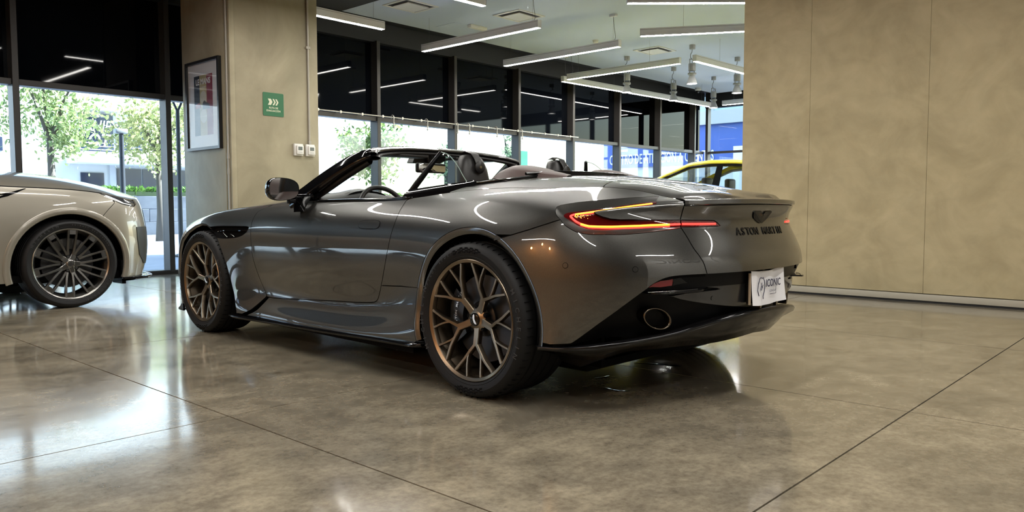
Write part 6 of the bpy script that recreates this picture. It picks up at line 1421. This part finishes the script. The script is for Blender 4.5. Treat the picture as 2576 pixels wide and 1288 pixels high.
text('lettering', 'CHIE', .62, m_brail, bl, (11.72, -.08, 4.12), (PI / 2, 0, 0), .01, shear=.25, bold=.01, sx=.75); text('lettering', 'OT', .72, m_brail, bl, (11.75, -.08, 3.55), (PI / 2, 0, 0), .01, shear=.25, bold=.01, sx=.8)
text('lettering', 'YU BURGERS', .11, m_brail, bl, (11.8, -.08, 4.52), (PI / 2, 0, 0), .005)
m_bpillar = mat('facade_pillar', (.55, .56, .58), .7)
for x in (12.15, 15.5): box('pillar', (x, -.12, 0), (x + .22, 0, 2.62), m_bpillar, bl)
# ---- blue customer-service building closing the view on the right
m_blue = mat('signage_blue', (.045, .10, .36), .4); m_bcon = mat('building_concrete', (.42, .43, .42), .8); m_lgl = mat('pale_glass', (.36, .46, .50), .15)
cb_ = empty('blue_service_building', (30, 16, 0), 0, 'blue fronted customer service building beyond the far windows', 'building')
box('wall', (0, -9, -.03), (6, 5.65, 2.72), m_bw, cb_); box('sign_band', (-.15, -9, 2.72), (6, 5.55, 4.35), m_blue, cb_); box('concrete_band', (-.4, -9, 4.35), (6, 5.7, 4.9), m_bcon, cb_)
box('upper_glazing', (-.1, -9, 4.9), (6, 5.6, 9), m_lgl, cb_)
for y in (-7.5, -5, -2.5, 0, 2.5, 5): box('glazing_bar', (-.14, y - .05, 4.9), (-.1, y + .05, 9), m_bcon, cb_)
for y0 in (-6.2, -3.2, .2, 2.6): box('window', (-.03, y0, .3), (.02, y0 + 1.8, 2.2), mat('shop_glass_pale', (.25, .32, .38), .1), cb_)
text('lettering', 'CENTRO DE ATENCIÓN A CLIENTES', .62, m_brail, cb_, (-.17, 5.2, 3.06), (PI / 2, 0, -PI / 2), .01, align='LEFT', bold=.004, sx=.52)
for y, w in ((-1.9, .9), (-3.6, .6)):
    box('door_frame', (-.22, y, 0), (-.15, y + w, 3.4), m_brail, cb_)
# letters of the raised logo on the band
for y in (4.2, 1.9):
    for k, (q0, q1) in enumerate(((.62, .72), (.80, .9), (1.0, 1.1))): box('logo_bar', (-.19, y, 2.72 + q0 + .1), (-.15, y + .55, 2.72 + q1 + .1), m_brail, cb_)
# teal notice stuck to the window
wn_ = box('window_notice', (11.70, FAC_Y + .155, 1.66), (12.02, FAC_Y + .163, 2.04), mat('notice_teal', (.10, .55, .48), .5)); tag(wn_, 'small teal notice stuck on the window glass behind the passenger headrest', 'notice')
# ================================================================== small wet marks on the floor under the tail
m_wet = mat('water_film', (.004, .004, .005), .02, spec=.9)
def puddle(pts, label, z=.0012):
    c = catmull([(x, y, 0) for x, y in pts], 5, closed=True); cx_, cy_ = sum(p[0] for p in c) / len(c), sum(p[1] for p in c) / len(c)
    bm = bmesh.new(); A = [bm.verts.new((p[0] - cx_, p[1] - cy_, 0)) for p in c]; B = [bm.verts.new(((p[0] - cx_) * .93, (p[1] - cy_) * .93, z)) for p in c]; bm.faces.new(B)
    for i in range(len(c)): bm.faces.new((A[i], A[(i + 1) % len(c)], B[(i + 1) % len(c)], B[i]))
    o = link('water_puddle', from_bm('water_puddle', bm, smooth=True), m_wet, None, (cx_, cy_, .0005)); tag(o, label, 'puddle', 'water drips on the floor')
puddle([(3.70, 2.455), (3.73, 2.44), (3.745, 2.40), (3.765, 2.33), (3.80, 2.26), (3.815, 2.215), (3.79, 2.21), (3.765, 2.25), (3.74, 2.32), (3.72, 2.39)], 'largest glossy water drip lying under the rear diffuser')
puddle([(3.215, 2.375), (3.25, 2.375), (3.29, 2.365), (3.325, 2.355), (3.30, 2.345), (3.25, 2.355)], 'small water drip on the floor between rear tyre and diffuser')
puddle([(3.085, 2.218), (3.075, 2.20), (3.068, 2.15), (3.075, 2.11), (3.10, 2.085), (3.118, 2.078), (3.11, 2.088), (3.088, 2.115), (3.08, 2.15), (3.085, 2.19)], 'thin curved water streak on the floor nearest the camera', .0008)
